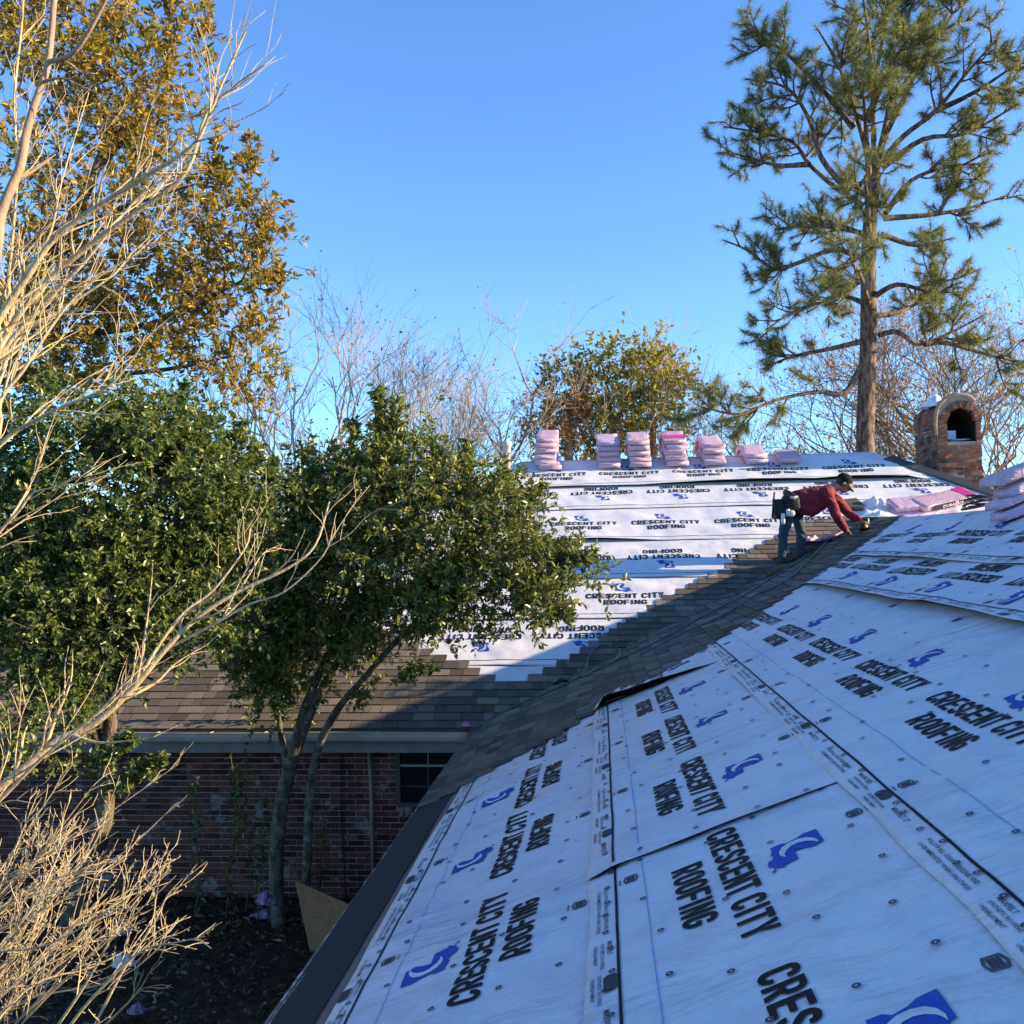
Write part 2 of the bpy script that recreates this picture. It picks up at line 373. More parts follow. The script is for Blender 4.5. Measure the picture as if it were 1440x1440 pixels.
def glyph(ch):
    W, T = GW, GT; h = T / 2; r = 0.20 - h * 0.2; out_ = []
    l, rt, bt, tp = h, W - h, h, 1 - h
    if ch == 'C': out_ = [strip([(rt, .66)] + arc(rt - r, tp - r, r, 0, 90) + arc(l + r, tp - r, r, 90, 180) + arc(l + r, bt + r, r, 180, 270) + arc(rt - r, bt + r, r, 270, 360) + [(rt, .34)], T)]
    elif ch == 'G': out_ = [strip([(rt, .66)] + arc(rt - r, tp - r, r, 0, 90) + arc(l + r, tp - r, r, 90, 180) + arc(l + r, bt + r, r, 180, 270) + arc(rt - r, bt + r, r, 270, 360) + [(rt, .53)], T), strip([(W * .52, .46), (W - T, .46)], T * .85)]
    elif ch == 'O': out_ = [strip(arc(rt - r, tp - r, r, 0, 90) + arc(l + r, tp - r, r, 90, 180) + arc(l + r, bt + r, r, 180, 270) + arc(rt - r, bt + r, r, 270, 360) + [(rt, tp - r)], T, True)]
    elif ch == 'S': out_ = [strip([(rt, .70)] + arc(rt - r, tp - r, r, 0, 90) + arc(l + r, tp - r, r, 90, 180) + [(l, .66), (l + .1, .56), (rt - .1, .44), (rt, .34)] + arc(rt - r, bt + r, r, 0, -90) + arc(l + r, bt + r, r, 270, 180) + [(l, .30)], T)]
    elif ch == 'E': out_ = [strip([(l, 0), (l, 1)], T)] + [strip([(T, y), (W, y)], T * .9) for y in (h * .9, .5, 1 - h * .9)]
    elif ch == 'F': out_ = [strip([(l, 0), (l, 1)], T)] + [strip([(T, y), (W, y)], T * .9) for y in (.48, 1 - h * .9)]
    elif ch == 'T': out_ = [strip([(0, tp), (W, tp)], T), strip([(W / 2, 0), (W / 2, 1 - T)], T)]
    elif ch == 'I': out_ = [strip([(T * .75, 0), (T * .75, 1)], T)]
    elif ch == 'N': out_ = [strip([(l, 0), (l, 1)], T), strip([(rt, 0), (rt, 1)], T), ([(T, 1), (T, .62), (W - T, 0), (W - T, .38)], [(0, 1, 2, 3)])]
    elif ch == 'R': out_ = [strip([(l, 0), (l, 1)], T), strip([(T, 1 - h * .9)] + arc(rt - r, 1 - h * .9 - r, r, 90, 0) + arc(rt - r, .44 + r, r, 0, -90) + [(T, .44)], T * .9), ([(W * .42, .36), (W - T * 1.1, 0), (W, 0), (W * .74, .36)], [(0, 1, 2, 3)])]
    elif ch == 'Y': out_ = [strip([(W / 2, 0), (W / 2, .40)], T), ([(0, 1), (W / 2 - h, .40), (W / 2 + h, .40), (W / 2 + h * .2, .52), (T * 1.1, 1)], [(0, 1, 2, 3, 4)]), ([(W, 1), (W - T * 1.1, 1), (W / 2 + h * .3, .56), (W / 2 + h, .40)], [(0, 1, 2, 3)])]
    return out_
def word(txt, cap, width):
    v = []; f = []; x = 0
    for ch in txt:
        if ch == ' ': x += GW * .55; continue
        for gv, gf in glyph(ch):
            bb = len(v); v += [(p[0] + x, p[1]) for p in gv]; f += [tuple(i + bb for i in q) for q in gf]
        x += (GT * 1.5 if ch == 'I' else GW) + 0.10
    x -= 0.10; k = width / x
    return [((p[0] - x / 2) * k, (p[1] - .5) * cap) for p in v], f
def refine(v, f, mx):
    bm = bmesh.new(); vs_ = [bm.verts.new((p[0], p[1], 0)) for p in v]
    for q in f:
        try: bm.faces.new([vs_[i] for i in q])
        except ValueError: pass
    bmesh.ops.triangulate(bm, faces=bm.faces[:])
    for _ in range(4):
        e = [x for x in bm.edges if x.calc_length() > mx]
        if not e: break
        bmesh.ops.subdivide_edges(bm, edges=e, cuts=1); bmesh.ops.triangulate(bm, faces=bm.faces[:])
    bm.verts.index_update(); v2 = np.array([x.co[:2] for x in bm.verts]); f2 = [tuple(x.index for x in q.verts) for q in bm.faces]; bm.free()
    return v2, f2
def poly(p): return p, [tuple(reversed(t_)) if False else tuple(t_) for t_ in tessellate_polygon([[Vector((x, y, 0)) for x, y in p]])]
def merge(*parts):
    v = []; f = []
    for a, q, dx, dy in parts:
        bb = len(v); v += [(p[0] + dx, p[1] + dy) for p in a]; f += [tuple(i + bb for i in t_) for t_ in q]
    return v, f
T_C = word('CRESCENT CITY', 0.128, 1.05); T_R = word('ROOFING', 0.128, 0.575)
TEXT = refine(*merge((*T_C, 0, .59), (*T_R, 0, .415)), 0.045)
BOOT = [(-.143, .149), (-.013, .148), (-.011, .13), (.005, .11), (-.013, .072), (-.018, .037), (.068, .034), (.068, .014), (.079, -.012), (.076, -.027), (.099, -.016), (.094, -.033), (.076, -.05), (.103, -.057), (.115, -.066), (.104, -.075), (.092, -.061), (.071, -.054), (.047, -.073), (.023, -.073), (-.004, -.064), (-.004, -.05), (-.029, -.04), (-.05, -.048), (-.087, -.037), (-.123, -.038), (-.125, -.015), (-.127, .004), (-.11, .025), (-.123, .069), (-.141, .096)]
CRES = [(-.013, .128), (-.037, .131), (-.068, .122), (-.093, .101), (-.104, .068), (-.099, .031), (-.08, .003), (-.048, -.016), (-.019, -.018), (.005, -.009), (.017, .001), (-.01, -.002), (-.04, .011), (-.066, .035), (-.073, .064), (-.066, .089), (-.05, .11), (-.035, .12)]
T_B = refine(*merge((*poly(BOOT), 0, .775)), 0.04); T_K = refine(*merge((*poly(CRES), 0, .775)), 0.04)
def fontmesh(txt, size):
    cu = bpy.data.curves.new('tmp_text', 'FONT'); cu.body = txt; cu.size = size; cu.resolution_u = 1; cu.offset = size * 0.012
    o = bpy.data.objects.new('tmp_text', cu); C.objects.link(o); bpy.context.view_layer.update()
    me = o.evaluated_get(bpy.context.evaluated_depsgraph_get()).to_mesh()
    v = [(p.co.x, p.co.y) for p in me.vertices]; f = [tuple(q.vertices) for q in me.polygons]
    o.evaluated_get(bpy.context.evaluated_depsgraph_get()).to_mesh_clear(); bpy.data.objects.remove(o); bpy.data.curves.remove(cu)
    return v, f
def rect(x0, y0, x1, y1): return [(x0, y0), (x1, y0), (x1, y1), (x0, y1)], [(0, 1, 2, 3)]
HEX = [(-.5, .36), (0, .5), (.5, .36), (.5, -.36), (0, -.5), (-.5, -.36)]
def hexring(w, h, k0, k1):
    v = [(x * w * k1, y * h * k1) for x, y in HEX] + [(x * w * k0, y * h * k0) for x, y in HEX]
    return v, [(i, (i + 1) % 6, 6 + (i + 1) % 6, 6 + i) for i in range(6)]
bars = [(*rect(-.030, y - .0045, .030, y + .0045), 0, 0) for y in (-.016, 0, .016)]
BADGE = merge((*hexring(.072, .066, .86, 1.0), 0, 0), (*hexring(.072, .066, .74, .83), 0, 0), *[(*rect(-.024, y - .005, .024, y + .005), 0, 0) for y in (-.012, 0, .012)], (*rect(-.028, -.050, .028, -.045), 0, 0))
m1 = fontmesh('FOLLOW ALL OSHA GUIDELINES AND', .024); m2 = fontmesh('COVER IMMEDIATELY WHEN USING STAPLES', .021)
m3 = fontmesh('MAXFELT', .026); m4 = fontmesh('SYNTHETIC ROOFING', .020); m5 = fontmesh('UNDERLAYMENT', .020); m6 = fontmesh('MAXFELT 17', .030)
LOZ = [(x * .055, y * .024) for x, y in [(-1, -.4), (-.8, -1), (.8, -1), (1, -.4), (1, .4), (.8, 1), (-.8, 1), (-1, .4)]]
TAPE_UNIT = merge((*m1, -.60, .055), (*m2, -.60, .025), (*m3, -.08, .066), (*m4, -.08, .040), (*m5, -.08, .014), (LOZ, [tuple(range(8))], .235, .075), (*m2, .14, .032) if False else (*m4, .16, .030), (*m5, .17, .006), (*m6, .40, .05))
TAPE_UNIT = (np.array(TAPE_UNIT[0]), TAPE_UNIT[1])
BADGE = (np.array(BADGE[0]), BADGE[1])
def put(acc, tm, s, d, fl):
    v = np.asarray(tm[0]); v = -v if fl else v
    acc[0].append(v + np.array([[s, d]])); acc[1].append((tm[1]))
def emit(name, acc, fr, sh, m, parent, up, keep=None):
    V = []; Fc = []; nb = 0
    for v, f in zip(*acc):
        if keep is not None and not keep(v): continue
        n = sheet_n(fr, v[:, 0], v[:, 1], sh) + up
        x, y, z = fr(v[:, 0], v[:, 1], n); V.append(np.stack([x + 0 * z, y + 0 * z, z], axis=1)); Fc += [tuple(i + nb for i in q) for q in f]; nb += len(v)
    if not V: return None
    return obj(name, np.concatenate(V), Fc, m, parent)
def clip_cells(v, sh, inside):
    return all(inside(v[:, 0], v[:, 1]))
def ring(r0, r1, k=8):
    v = [(r1 * math.cos(2 * math.pi * i / k), r1 * math.sin(2 * math.pi * i / k)) for i in range(k)] + [(r0 * math.cos(2 * math.pi * i / k), r0 * math.sin(2 * math.pi * i / k)) for i in range(k)]
    return np.array(v), [(i, (i + 1) % k, k + (i + 1) % k, k + i) for i in range(k)]
NAIL = ring(.004, .0135, 10)
def make_sheet(fr, sh, label, step=0.06, small=True):
    v, f = grid_sheet(fr, sh, step)
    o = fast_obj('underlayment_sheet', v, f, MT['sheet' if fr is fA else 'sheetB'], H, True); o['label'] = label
    fl = sh['flip']; pb = sh.get('pb', sh['d0']); ins = sh['inside']; r = random.Random(sh['seed'])
    top = sh['d0'] + sh['ex'] + 0.03
    ok = lambda vv: bool(np.all(ins(vv[:, 0], vv[:, 1])) and np.all((vv[:, 1] > sh['d0'] + .004)))
    ok2 = lambda vv: ok(vv) and bool(np.min(vv[:, 1]) < top)
    A_, B_, K_ = ([], []), ([], []), ([], [])
    s = sh['ph'] - 14 * PERIOD
    while s < sh['s1'] + 1:
        if sh['s0'] - .6 < s < sh['s1'] + .6:
            dd = pb + (WR if fl else 0)
            def tris(tm, acc):                          # keep the triangles that fall on this sheet
                vv = (-tm[0] if fl else tm[0]) + np.array([[s, dd]])
                good = ins(vv[:, 0], vv[:, 1]) & (vv[:, 1] > sh['d0'] + .004) & (vv[:, 1] < top)
                ff = [q for q in tm[1] if all(good[list(q)])]
                if ff: acc[0].append(vv); acc[1].append(ff)
            tris(TEXT, A_); tris(T_B, B_); tris(T_K, K_)
        s += PERIOD
    for nm, acc, mm, up_ in (('lettering', A_, MT['ink'], .0045), ('logo_print', B_, MT['blue'], .0045), ('logo_crescent', K_, MT['white'], .0062)):
        for q0, q1 in zip(*acc): emit(nm, ([q0], [q1]), fr, sh, mm, o, up_)
    # tape edge: line, small print, badges
    L_ = ([], []); mi = ([], [])
    s = sh['s0'] + .02
    if sh.get('line', True):
        while s < sh['s1']:
            for dd, hw in ((sh['d0'] + .118, .0055),):
                vv = np.array([(s, dd - hw), (s + .05, dd - hw), (s + .05, dd + hw), (s, dd + hw)])
                if ok(vv): L_[0].append(vv); L_[1].append([(0, 1, 2, 3)])
            s += .05
        emit('tape_line', L_, fr, sh, MT['ink'], o, .0035)
    if small:
        s = sh['s0'] + .3 + r.random()
        while s < sh['s1']:
            put(mi, TAPE_UNIT, s, sh['d0'] + .012 + (.095 if fl else 0), fl); s += 1.36
        s = sh['s0'] + r.random() * .4
        while s < sh['s1']:
            put(mi, BADGE, s, sh['d0'] + .185, fl); put(mi, BADGE, s + .21, top - .075, not fl); s += 1.28
        V2 = ([], [])
        for vv, ff in zip(*mi):
            good = ins(vv[:, 0], vv[:, 1]) & (vv[:, 1] > sh['d0'] + .003); q2 = [q for q in ff if all(good[list(q)])]
            if q2: V2[0].append(vv); V2[1].append(q2)
        sp_ = emit('small_print', V2, fr, sh, MT['micro'], o, .0032)
        if sp_: sp_['kind'] = 'stuff'
    # cap nails
    N_ = ([], [])
    if small or sh.get('nails'):
        s = sh['s0'] + .05
        while s < sh['s1']:
            put(N_, NAIL, s + r.uniform(-.03, .03), sh['d0'] + .09 + r.uniform(-.022, .014), False); s += .155
        s = sh['s0'] + .1
        while s < sh['s1']:
            for k in range(4):
                put(N_, NAIL, s + r.uniform(-.1, .1), sh['d0'] + .25 + k * .25 + r.uniform(-.05, .05), False)
            s += .36
        c_ = emit('nail_cap', N_, fr, sh, MT['cap'], o, .0065, ok2)
        if c_: c_['kind'] = 'stuff'
    if 'chalk' in sh:
        Q = ([], []); s = sh['s0']
        while s < sh['s1']:
            dd = sh['chalk'] + float(vnoise(s * 3, 0., 4)) * .0015
            vv = np.array([(s, dd - .0016), (s + .06, dd - .0016), (s + .06, dd + .0016), (s, dd + .0016)])
            if ok(vv) and r.random() < .93: Q[0].append(vv); Q[1].append([(0, 1, 2, 3)])
            s += .06
        c_ = emit('chalk_line', Q, fr, sh, MT['chalk'], o, .003)
        if c_: c_['kind'] = 'stuff'
    return o
# limit of the near-slope sheets: the staircase of new shingles (Y as a function of x)
BX = [-1.6, -1.43, -0.98, -0.4, 1.14, 3.12, 4.2, 5.0]; BY = [7.05, 7.15, 7.40, 7.86, 9.33, 11.96, 13.7, 14.9]
def boundA(x): return np.interp(x, BX, BY)
def cutA(SS, DD):                                 # sheets run 0.5 m under the shingles
    lim = boundA(XE + DD / KA) + 0.5; return np.maximum(SS, -lim)
def insA(lo=-99.0, hi=99.0):
    return lambda s, d: (-s < boundA(XE + np.asarray(d) / KA) + 0.25) & (np.asarray(s) > lo + .004) & (np.asarray(s) < hi - .004)
def dampA(s, d): return np.clip((boundA(XE + d / KA) + 0.02 - (-s)) / 0.35, 0.05, 1)
dA = lambda x: (x - XE) * KA
rows = [
 dict(d0=.335, ex=1.13, flip=True, ph=-3.88, s0=-8.2, s1=1.2, seed=21, chalk=.335 + .27, amp=.9, edge=.5, name='white underlayment sheet along the eave of the near roof slope'),
 dict(d0=1.465, ex=1.125, flip=False, ph=-3.52, s0=-4.13, s1=1.2, seed=34, chalk=1.465 + .24, amp=.8, name='white underlayment sheet, second course, nearest piece below its end lap'),
 dict(d0=1.465, ex=1.125, flip=False, ph=-3.52, s0=-8.2, s1=-4.08, seed=36, chalk=1.465 + .24, amp=1.0, n0=.006, endlift=[(-4.08, -1, .016, .10)], name='white underlayment sheet, second course, middle piece between two end laps'),
 dict(d0=1.465, ex=1.125, flip=False, ph=-3.52, s0=-10.6, s1=-8.12, seed=39, amp=.6, n0=.006, endlift=[(-8.12, -1, .11, .25)], name='white underlayment sheet, second course, end piece with a gaping lifted edge'),
 dict(d0=2.59, ex=1.36, pb=2.66, flip=False, ph=-5.44, s0=-12.8, s1=1.2, seed=41, chalk=2.59 + .30, amp=.9, name='white underlayment sheet, third course up the near roof slope'),
 dict(d0=3.945, ex=.76, pb=3.80, flip=True, ph=-6.0, s0=-14, s1=1.2, seed=51, amp=1.0, lift=[(-8.4, 3.2, .055), (-4.6, 2.4, .05)], name='white underlayment sheet, narrow fourth course with buckled lower edge'),
 dict(d0=4.70, ex=1.20, pb=4.72, flip=False, ph=-9.0, s0=-15, s1=1.2, seed=61, amp=.9, lift=[(-10.0, 2.2, .03)], dmax=dA(XR) - .005, name='white underlayment sheet along the ridge of the near roof slope')]
for sh in rows:
    sh['inside'] = insA(sh['s0'], sh['s1']); sh['damp'] = dampA; sh['cut'] = cutA
    make_sheet(fA, sh, sh['name'], 0.036)
# the wing's far side is covered as well
b = MB(); nA2 = Vector((TA, 0, 1)).normalized()
slab(b, [Vector((XE2, Y0, ZE)) + nA2 * .016, Vector((XR, Y0, ZRA)) + nA2 * .016, Vector((XR, valley_y(XR), ZRA)) + nA2 * .016, Vector((XE2, YE, ZE)) + nA2 * .016], .01)
b.build('underlayment_sheet', MT['sheet'], H)
# far slope
hipL = lambda d: XL - (YR - (YE + np.asarray(d) / KB))
KHR = (XHR - XRR) / (YR - YE)
hipR = lambda d: XRR + (YR - (YE + np.asarray(d) / KB)) * KHR
def vdB(s): return (valley_y(np.asarray(s)) - YE) * KB          # slope distance of the valley at x = s
def insB(s, d): return (np.asarray(s) > hipL(d) + .03) & (np.asarray(s) < hipR(d) - .03)
def cutB(SS, DD): return np.clip(SS, hipL(DD) + .004, hipR(DD) - .004)
def dampB(s, d): return np.clip((d - vdB(s) - .35) / .3, .08, 1) * np.clip((s - (-1.10 - (d - .72) * 1.43)) / .3, .08, 1)
rowsB = [
 dict(d0=.50, ex=.75, flip=False, ph=50, name='lowest scrap of white underlayment above the valley, far roof slope', line=False),
 dict(d0=1.22, ex=1.07, flip=True, ph=-1.552, name='white underlayment sheet with inverted print, lowest full course of far slope'),
 dict(d0=2.285, ex=1.09, flip=False, ph=.308, name='white underlayment sheet with upright print, second course of far slope'),
 dict(d0=3.37, ex=1.16, pb=3.32, flip=True, ph=.896, name='white underlayment sheet with inverted print, third course of far slope'),
 dict(d0=4.525, ex=1.18, pb=4.56, flip=False, ph=-.267, lift=[(-.6, 1.5, .05)], name='white underlayment sheet with upright print, fourth course of far slope'),
 dict(d0=5.705, ex=.91, flip=True, ph=.025, name='white underlayment sheet with inverted print, fifth course of far slope'),
 dict(d0=6.615, ex=1.27, flip=False, ph=.527, lift=[(2.6, 2.4, .085), (5.0, 1.4, .06), (-.4, 1.2, .03)], dmax=(YR - YE) * KB - .005, name='white underlayment sheet along the far ridge under the bundle stacks')]
for i, sh in enumerate(rowsB):
    sh.update(s0=-6.5 if i > 0 else -3, s1=9.0 if i > 2 else 3.5, seed=100 + 7 * i, inside=insB, cut=cutB, damp=dampB, edge=1.3, amp=1.3, nails=False)
    sh['ph'] = sh['ph'] if sh['ph'] < 40 else 400
    make_sheet(fB, sh, sh['name'], 0.07, False)
# ridge and hip covering strips: sheet wrapped over
def cover(pts_l, pts_r, name='underlayment_sheet', m='sheet'):
    v = list(pts_l) + list(pts_r); n = len(pts_l)
    return obj(name, v, [(i, i + 1, n + i + 1, n + i) for i in range(n - 1)], MT[m], H, False)
b = MB()
zz = .022
def backB(x, y): return ZE + TB * (2 * YR - YE - y)
slab(b, [(XL, YR, ZRB + zz), (XRR, YR, ZRB + zz), (XHR, 2 * YR - YE, ZE + zz), (XHL, 2 * YR - YE, ZE + zz)], .012)
slab(b, [(XHL, YE, ZE + zz), (XL, YR, ZRB + zz), (XHL, 2 * YR - YE, ZE + zz)], .012)
slab(b, [(XHR, YE, ZE + zz), (XHR, 2 * YR - YE, ZE + zz), (XRR, YR, ZRB + zz)], .012)
b.build('underlayment_sheet', MT['sheet'], H)
# ------------------------------------------------------------------ shingles
EXPO = 0.143
AXA = Matrix(((0, 1 / KA, -TA / KA), (-1, 0, 0), (0, TA / KA, 1 / KA)))
AXB = Matrix(((1, 0, 0), (0, 1 / KB, -TB / KB), (0, TB / KB, 1 / KB)))
TABW = [0.125, 0.165, 0.20, 0.245, 0.30]
def tab_verts(w_, th_):
    g = .003; L = .18
    return [(g, 0, .006), (w_ - g, 0, .006), (w_ - g, L, -.004), (g, L, -.004), (g, 0, .012 + th_), (w_ - g, 0, .012 + th_), (w_ - g, L, .002), (g, L, .002)]
TABF = [(3, 2, 1, 0), (4, 5, 6, 7), (0, 1, 5, 4), (1, 2, 6, 5), (2, 3, 7, 6), (3, 0, 4, 7)]
tabs = []                                    # (frame, s, d, width index, thick)
def run(fr, d, s0, s1, r):
    s = s0 - r.random() * .05; alt = r.random() < .5
    while s < s1 - .03:
        k = r.randrange(5); w_ = TABW[k]
        if s + w_ > s1 + .04:
            k = min(range(5), key=lambda q: abs(TABW[q] - (s1 - s))); w_ = TABW[k]
        tabs.append((fr, s, d + r.uniform(-.003, .003), k, .006 if alt else .002)); s += w_; alt = not alt
r = random.Random(3)
k = 0
while k * EXPO < dA(XR) - .06:
    d = k * EXPO; x = XE + (d + .07) / KA
    run('A', d, -(valley_y(XE + d / KA) + .14), -float(boundA(x)) + r.uniform(-.02, .02), r); k += 1
SRd = [.70, 1.175, 1.713, 2.21, 2.926, 3.269, 3.819, 4.4, 5.0, 5.1]; SRs = [-1.02, -.499, -.029, .386, 1.08, 1.496, 1.958, 2.55, 3.15, 3.25]
k = 0
while k * EXPO < 5.05:
    d = k * EXPO; vx = XE + (d / KB) / VK; hl = float(hipL(d)) + .06
    if d < .70: run('B', d, hl, vx + .12, r)
    else:
        le = -1.10 - (d - .72) * 1.43
        if le > hl + .1: run('B', d, hl, le, r)
        run('B', d, float(np.interp(d, SRd, SRs)) + r.uniform(-.02, .02), vx + .14, r)
    k += 1
def tab_world(t_):
    fr, s, d, k, th_ = t_; p = fA(s, d, .018) if fr == 'A' else fB(s, d, .018)
    return Vector(p)
def tab_score(t_):
    p = tab_world(t_); q = np.array(p) - EYE; z = q @ np.array([CX[2], CY[2], CZ[2]])
    if z < .5: return 0
    px = 720 + F * (q @ np.array([CX[0], CY[0], CZ[0]])) / z; py = 720 - F * (q @ np.array([CX[1], CY[1], CZ[1]])) / z
    if not (0 < px < 1440 and 0 < py < 1440): return 0
    if t_[0] == 'B' and px < 560: return TABW[t_[3]] * .2 / z ** 2
    n = np.array([-TA / KA, 0, 1 / KA]) if t_[0] == 'A' else np.array([0, -TB / KB, 1 / KB])
    return TABW[t_[3]] * abs(q @ n) / z ** 3
tabs.sort(key=tab_score, reverse=True)
tab_mesh = {}
for i, t_ in enumerate(tabs[:300]):
    key = (t_[3], t_[4])
    if key not in tab_mesh:
        me = bpy.data.meshes.new('shingle'); me.from_pydata(tab_verts(TABW[t_[3]], t_[4]), [], TABF); me.materials.append(MT['shingle']); tab_mesh[key] = me
    o = bpy.data.objects.new('shingle', tab_mesh[key]); link(o, H)
    o.matrix_world = Matrix.Translation(tab_world(t_)) @ (AXA if t_[0] == 'A' else AXB).to_4x4()
V = []; Fq = []
for t_ in tabs[300:]:
    p = tab_world(t_); ax = AXA if t_[0] == 'A' else AXB; bb = len(V)
    V += [p + ax @ Vector(q) for q in tab_verts(TABW[t_[3]], t_[4])]; Fq += [tuple(j + bb for j in q) for q in TABF]
o = fast_obj('shingle_field', np.array([tuple(p) for p in V]), np.array(Fq), MT['shingle'], H); o['kind'] = 'stuff'
# left hip cap and right hip flashing
def strip_along(p, q, wd, m, name, up=.03, seg=1, over=None):
    b = MB(); p = Vector(p); q = Vector(q); t = (q - p).normalized(); side = t.cross(Vector((0, 0, 1))).normalized()
    for i in range(seg):
        a = p.lerp(q, i / seg); e = p.lerp(q, min(1, (i + 1.25) / seg) if seg > 1 else 1); o1 = Vector((0, 0, .012 if seg > 1 else 0)); dz = Vector((0, 0, -wd * .42))
        u = Vector((0, 0, up))
        vv = [a + side * wd + dz + u + o1, a + u + o1 * 1.3, a - side * wd + dz + u + o1, e + side * wd + dz + u, e + u, e - side * wd + dz + u]
        w2 = [x - Vector((0, 0, .008)) for x in vv]
        b.add(vv + w2, [(0, 1, 4, 3), (1, 2, 5, 4), (6, 9, 10, 7), (7, 10, 11, 8), (0, 6, 7, 1), (1, 7, 8, 2), (3, 4, 10, 9), (4, 5, 11, 10), (0, 3, 9, 6), (2, 8, 11, 5)])
    return b.build(name, m, H)
strip_along((XHL, YE, ZE), (XL - 3.2, YR - 3.2, ZRB - 1.6), .14, MT['shingle'], 'hip_cap', .05, 22)
# ------------------------------------------------------------------ eaves, gutters
b = MB(); b.box((XE + .02, Y0, ZE - .24), (XE + .05, YE - .10, ZE - .075)); b.build('fascia', MT['fascia'], H)
b = MB(); b.box((XHL, YE + .025, ZE - .25), (XE + .05, YE + .055, ZE - .075)); b.build('fascia', MT['fascia'], H)
b = MB(); b.box((XE + .052, Y0, ZE - .245), (-.93, YE + .5, ZE - .225)); b.build('soffit', MT['soffit'], H)
b = MB(); b.box((XHL, YE + .057, ZE - .255), (XE + .03, YE + .56, ZE - .235)); b.build('soffit', MT['soffit'], H)
# starter strip on the near eave, with bare deck edge beside the sheet
def bandA(name, m, d0, d1, n0, n1, s0, s1, wob=0.0, seed=1, step=.12):
    b = MB(); k = int((s1 - s0) / step); ss = np.linspace(s0, s1, k + 1)
    e0 = vnoise(ss * 2.1, ss * 0 + 3.3, seed) * wob; e1 = vnoise(ss * 2.6, ss * 0 + 1.3, seed + 1) * wob
    up = vnoise(ss * 1.7, ss * 0, seed + 2) * wob * .25
    v = []
    for i, s in enumerate(ss):
        v += [fA(s, d0 + e0[i], n0 + max(up[i], -.002)), fA(s, d1 + e1[i], n1), fA(s, d0 + e0[i], n0 - .010), fA(s, d1 + e1[i], n1 - .010)]
    f = []
    for i in range(k):
        a = 4 * i; f += [(a, a + 4, a + 5, a + 1), (a + 2, a + 3, a + 7, a + 6), (a, a + 2, a + 6, a + 4), (a + 1, a + 5, a + 7, a + 3)]
    b.add(v, f); return b.build(name, m, H)
bandA('deck_edge', MT['drip_wood'], .255, .40, .0055, .0045, -7.6, 1.2, .006, 3)
bandA('starter_strip', MT['starter'], -.012, .275, .015, .013, -7.4, 1.2, .012, 8)
t = NT('flaking_drip_edge'); e = t.noise(9, 5, rough=.8); t.col(t.mix(t.ramp(e, [(0.52, (0, 0, 0)), (0.6, (1, 1, 1))]), (0.10, 0.085, 0.075), (0.46, 0.47, 0.48))); t.rough(.5); MT['drip2'] = t.m
b = MB(); ss = np.linspace(-10.15, 5, 130); pts = []
for s in ss:
    wv = float(vnoise(s * .8, 2., 5)) * .016 + float(vnoise(s * 4, 2., 6)) * .005; pts.append((-s, wv))
v = []; f = []
for y, wv in pts: v += [(XE + .008 + wv, y, ZE + .018), (XE - .035 + wv * 1.6, y, ZE - .004 + wv * .5), (XE - .038 + wv * 1.6, y, ZE - .055), (XE + .012, y, ZE - .075)]
for i in range(len(pts) - 1):
    for j in range(3): a = 4 * i + j; f.append((a, a + 1, a + 5, a + 4))
b.add(v, f); b.build('drip_edge', MT['drip2'], H)
# far gutter: open trough with rolled lip
def trough(b, x0, x1, yb, zt, k=20):
    prof = [(0.0, 0.0), (0.0, -.085), (-.02, -.105), (-.085, -.105), (-.105, -.085), (-.118, -.045), (-.118, -.005), (-.128, 0.0), (-.128, .010), (-.112, .010), (-.110, -.008), (-.108, -.045), (-.098, -.078), (-.082, -.095), (-.022, -.095), (-.010, -.082), (-.008, 0.0)]
    xs = np.linspace(x0, x1, k + 1); v = []
    for x in xs:
        sg = float(vnoise(x * .7, 1., 9)) * .012
        v += [(x, yb + p, zt + q + sg) for p, q in prof]
    n = len(prof); f = []
    for i in range(k):
        for j in range(n): f.append((i * n + j, i * n + (j + 1) % n, (i + 1) * n + (j + 1) % n, (i + 1) * n + j))
    f += [tuple(range(n))[::-1], tuple(k * n + j for j in range(n))]
    b.add(v, f)
b = MB(); trough(b, XHL, XE - .055, YE + .02, ZE - .012); b.build('gutter', MT['gutter'], H)
b = MB()
for x in np.arange(XHL + .4, XE - .1, .62): b.tube([(x, YE + .015, ZE - .012), (x, YE - .11, ZE - .004)], .006, 5)
b.build('gutter_hanger', MT['gutter'], H)
# downspout and cable on the wall
WY = YE + .56
b = MB(); b.tube([(-2.72, WY - .05, 1.72), (-2.70, WY - .055, 1.2), (-2.69, WY - .05, .08)], .024, 8); b.tube([(-2.72, WY - .05, 1.74), (-2.72, WY - .02, 1.80)], .035, 8)
b.build('drain_pipe', MT['pvc_dk'], H, True)
b = MB(); b.tube([(-3.05, WY - .02, 1.78), (-3.06, WY - .025, 1.0), (-3.03, WY - .02, .02)], .007, 5); b.build('cable', MT['starter'], H)
# ------------------------------------------------------------------ walls
b = MB(); b.box((-.90, Y0 + .4, 0), (9.1, 11.5, ZE - .23)); b.build('wall', MT['brick'], H)
b = MB()
b.box((XHL + .5, WY + .03, 0), (XHR - .5, 2 * YR - YE - .5, ZE - .24)); b.build('wall', MT['mortar'], H)
wallf = obj('wall', [(XHL + .5, WY + .012, 0), (-.9, WY + .012, 0), (-.9, WY + .012, ZE - .24), (XHL + .5, WY + .012, ZE - .24), (XHL + .5, WY + .034, 0), (-.9, WY + .034, 0), (-.9, WY + .034, ZE - .24), (XHL + .5, WY + .034, ZE - .24)], [(0, 1, 2, 3), (7, 6, 5, 4), (0, 3, 7, 4), (1, 5, 6, 2), (3, 2, 6, 7), (0, 4, 5, 1)], MT['mortar'], H)
wallf['label'] = 'shaded red brick courtyard wall with pale mortar'
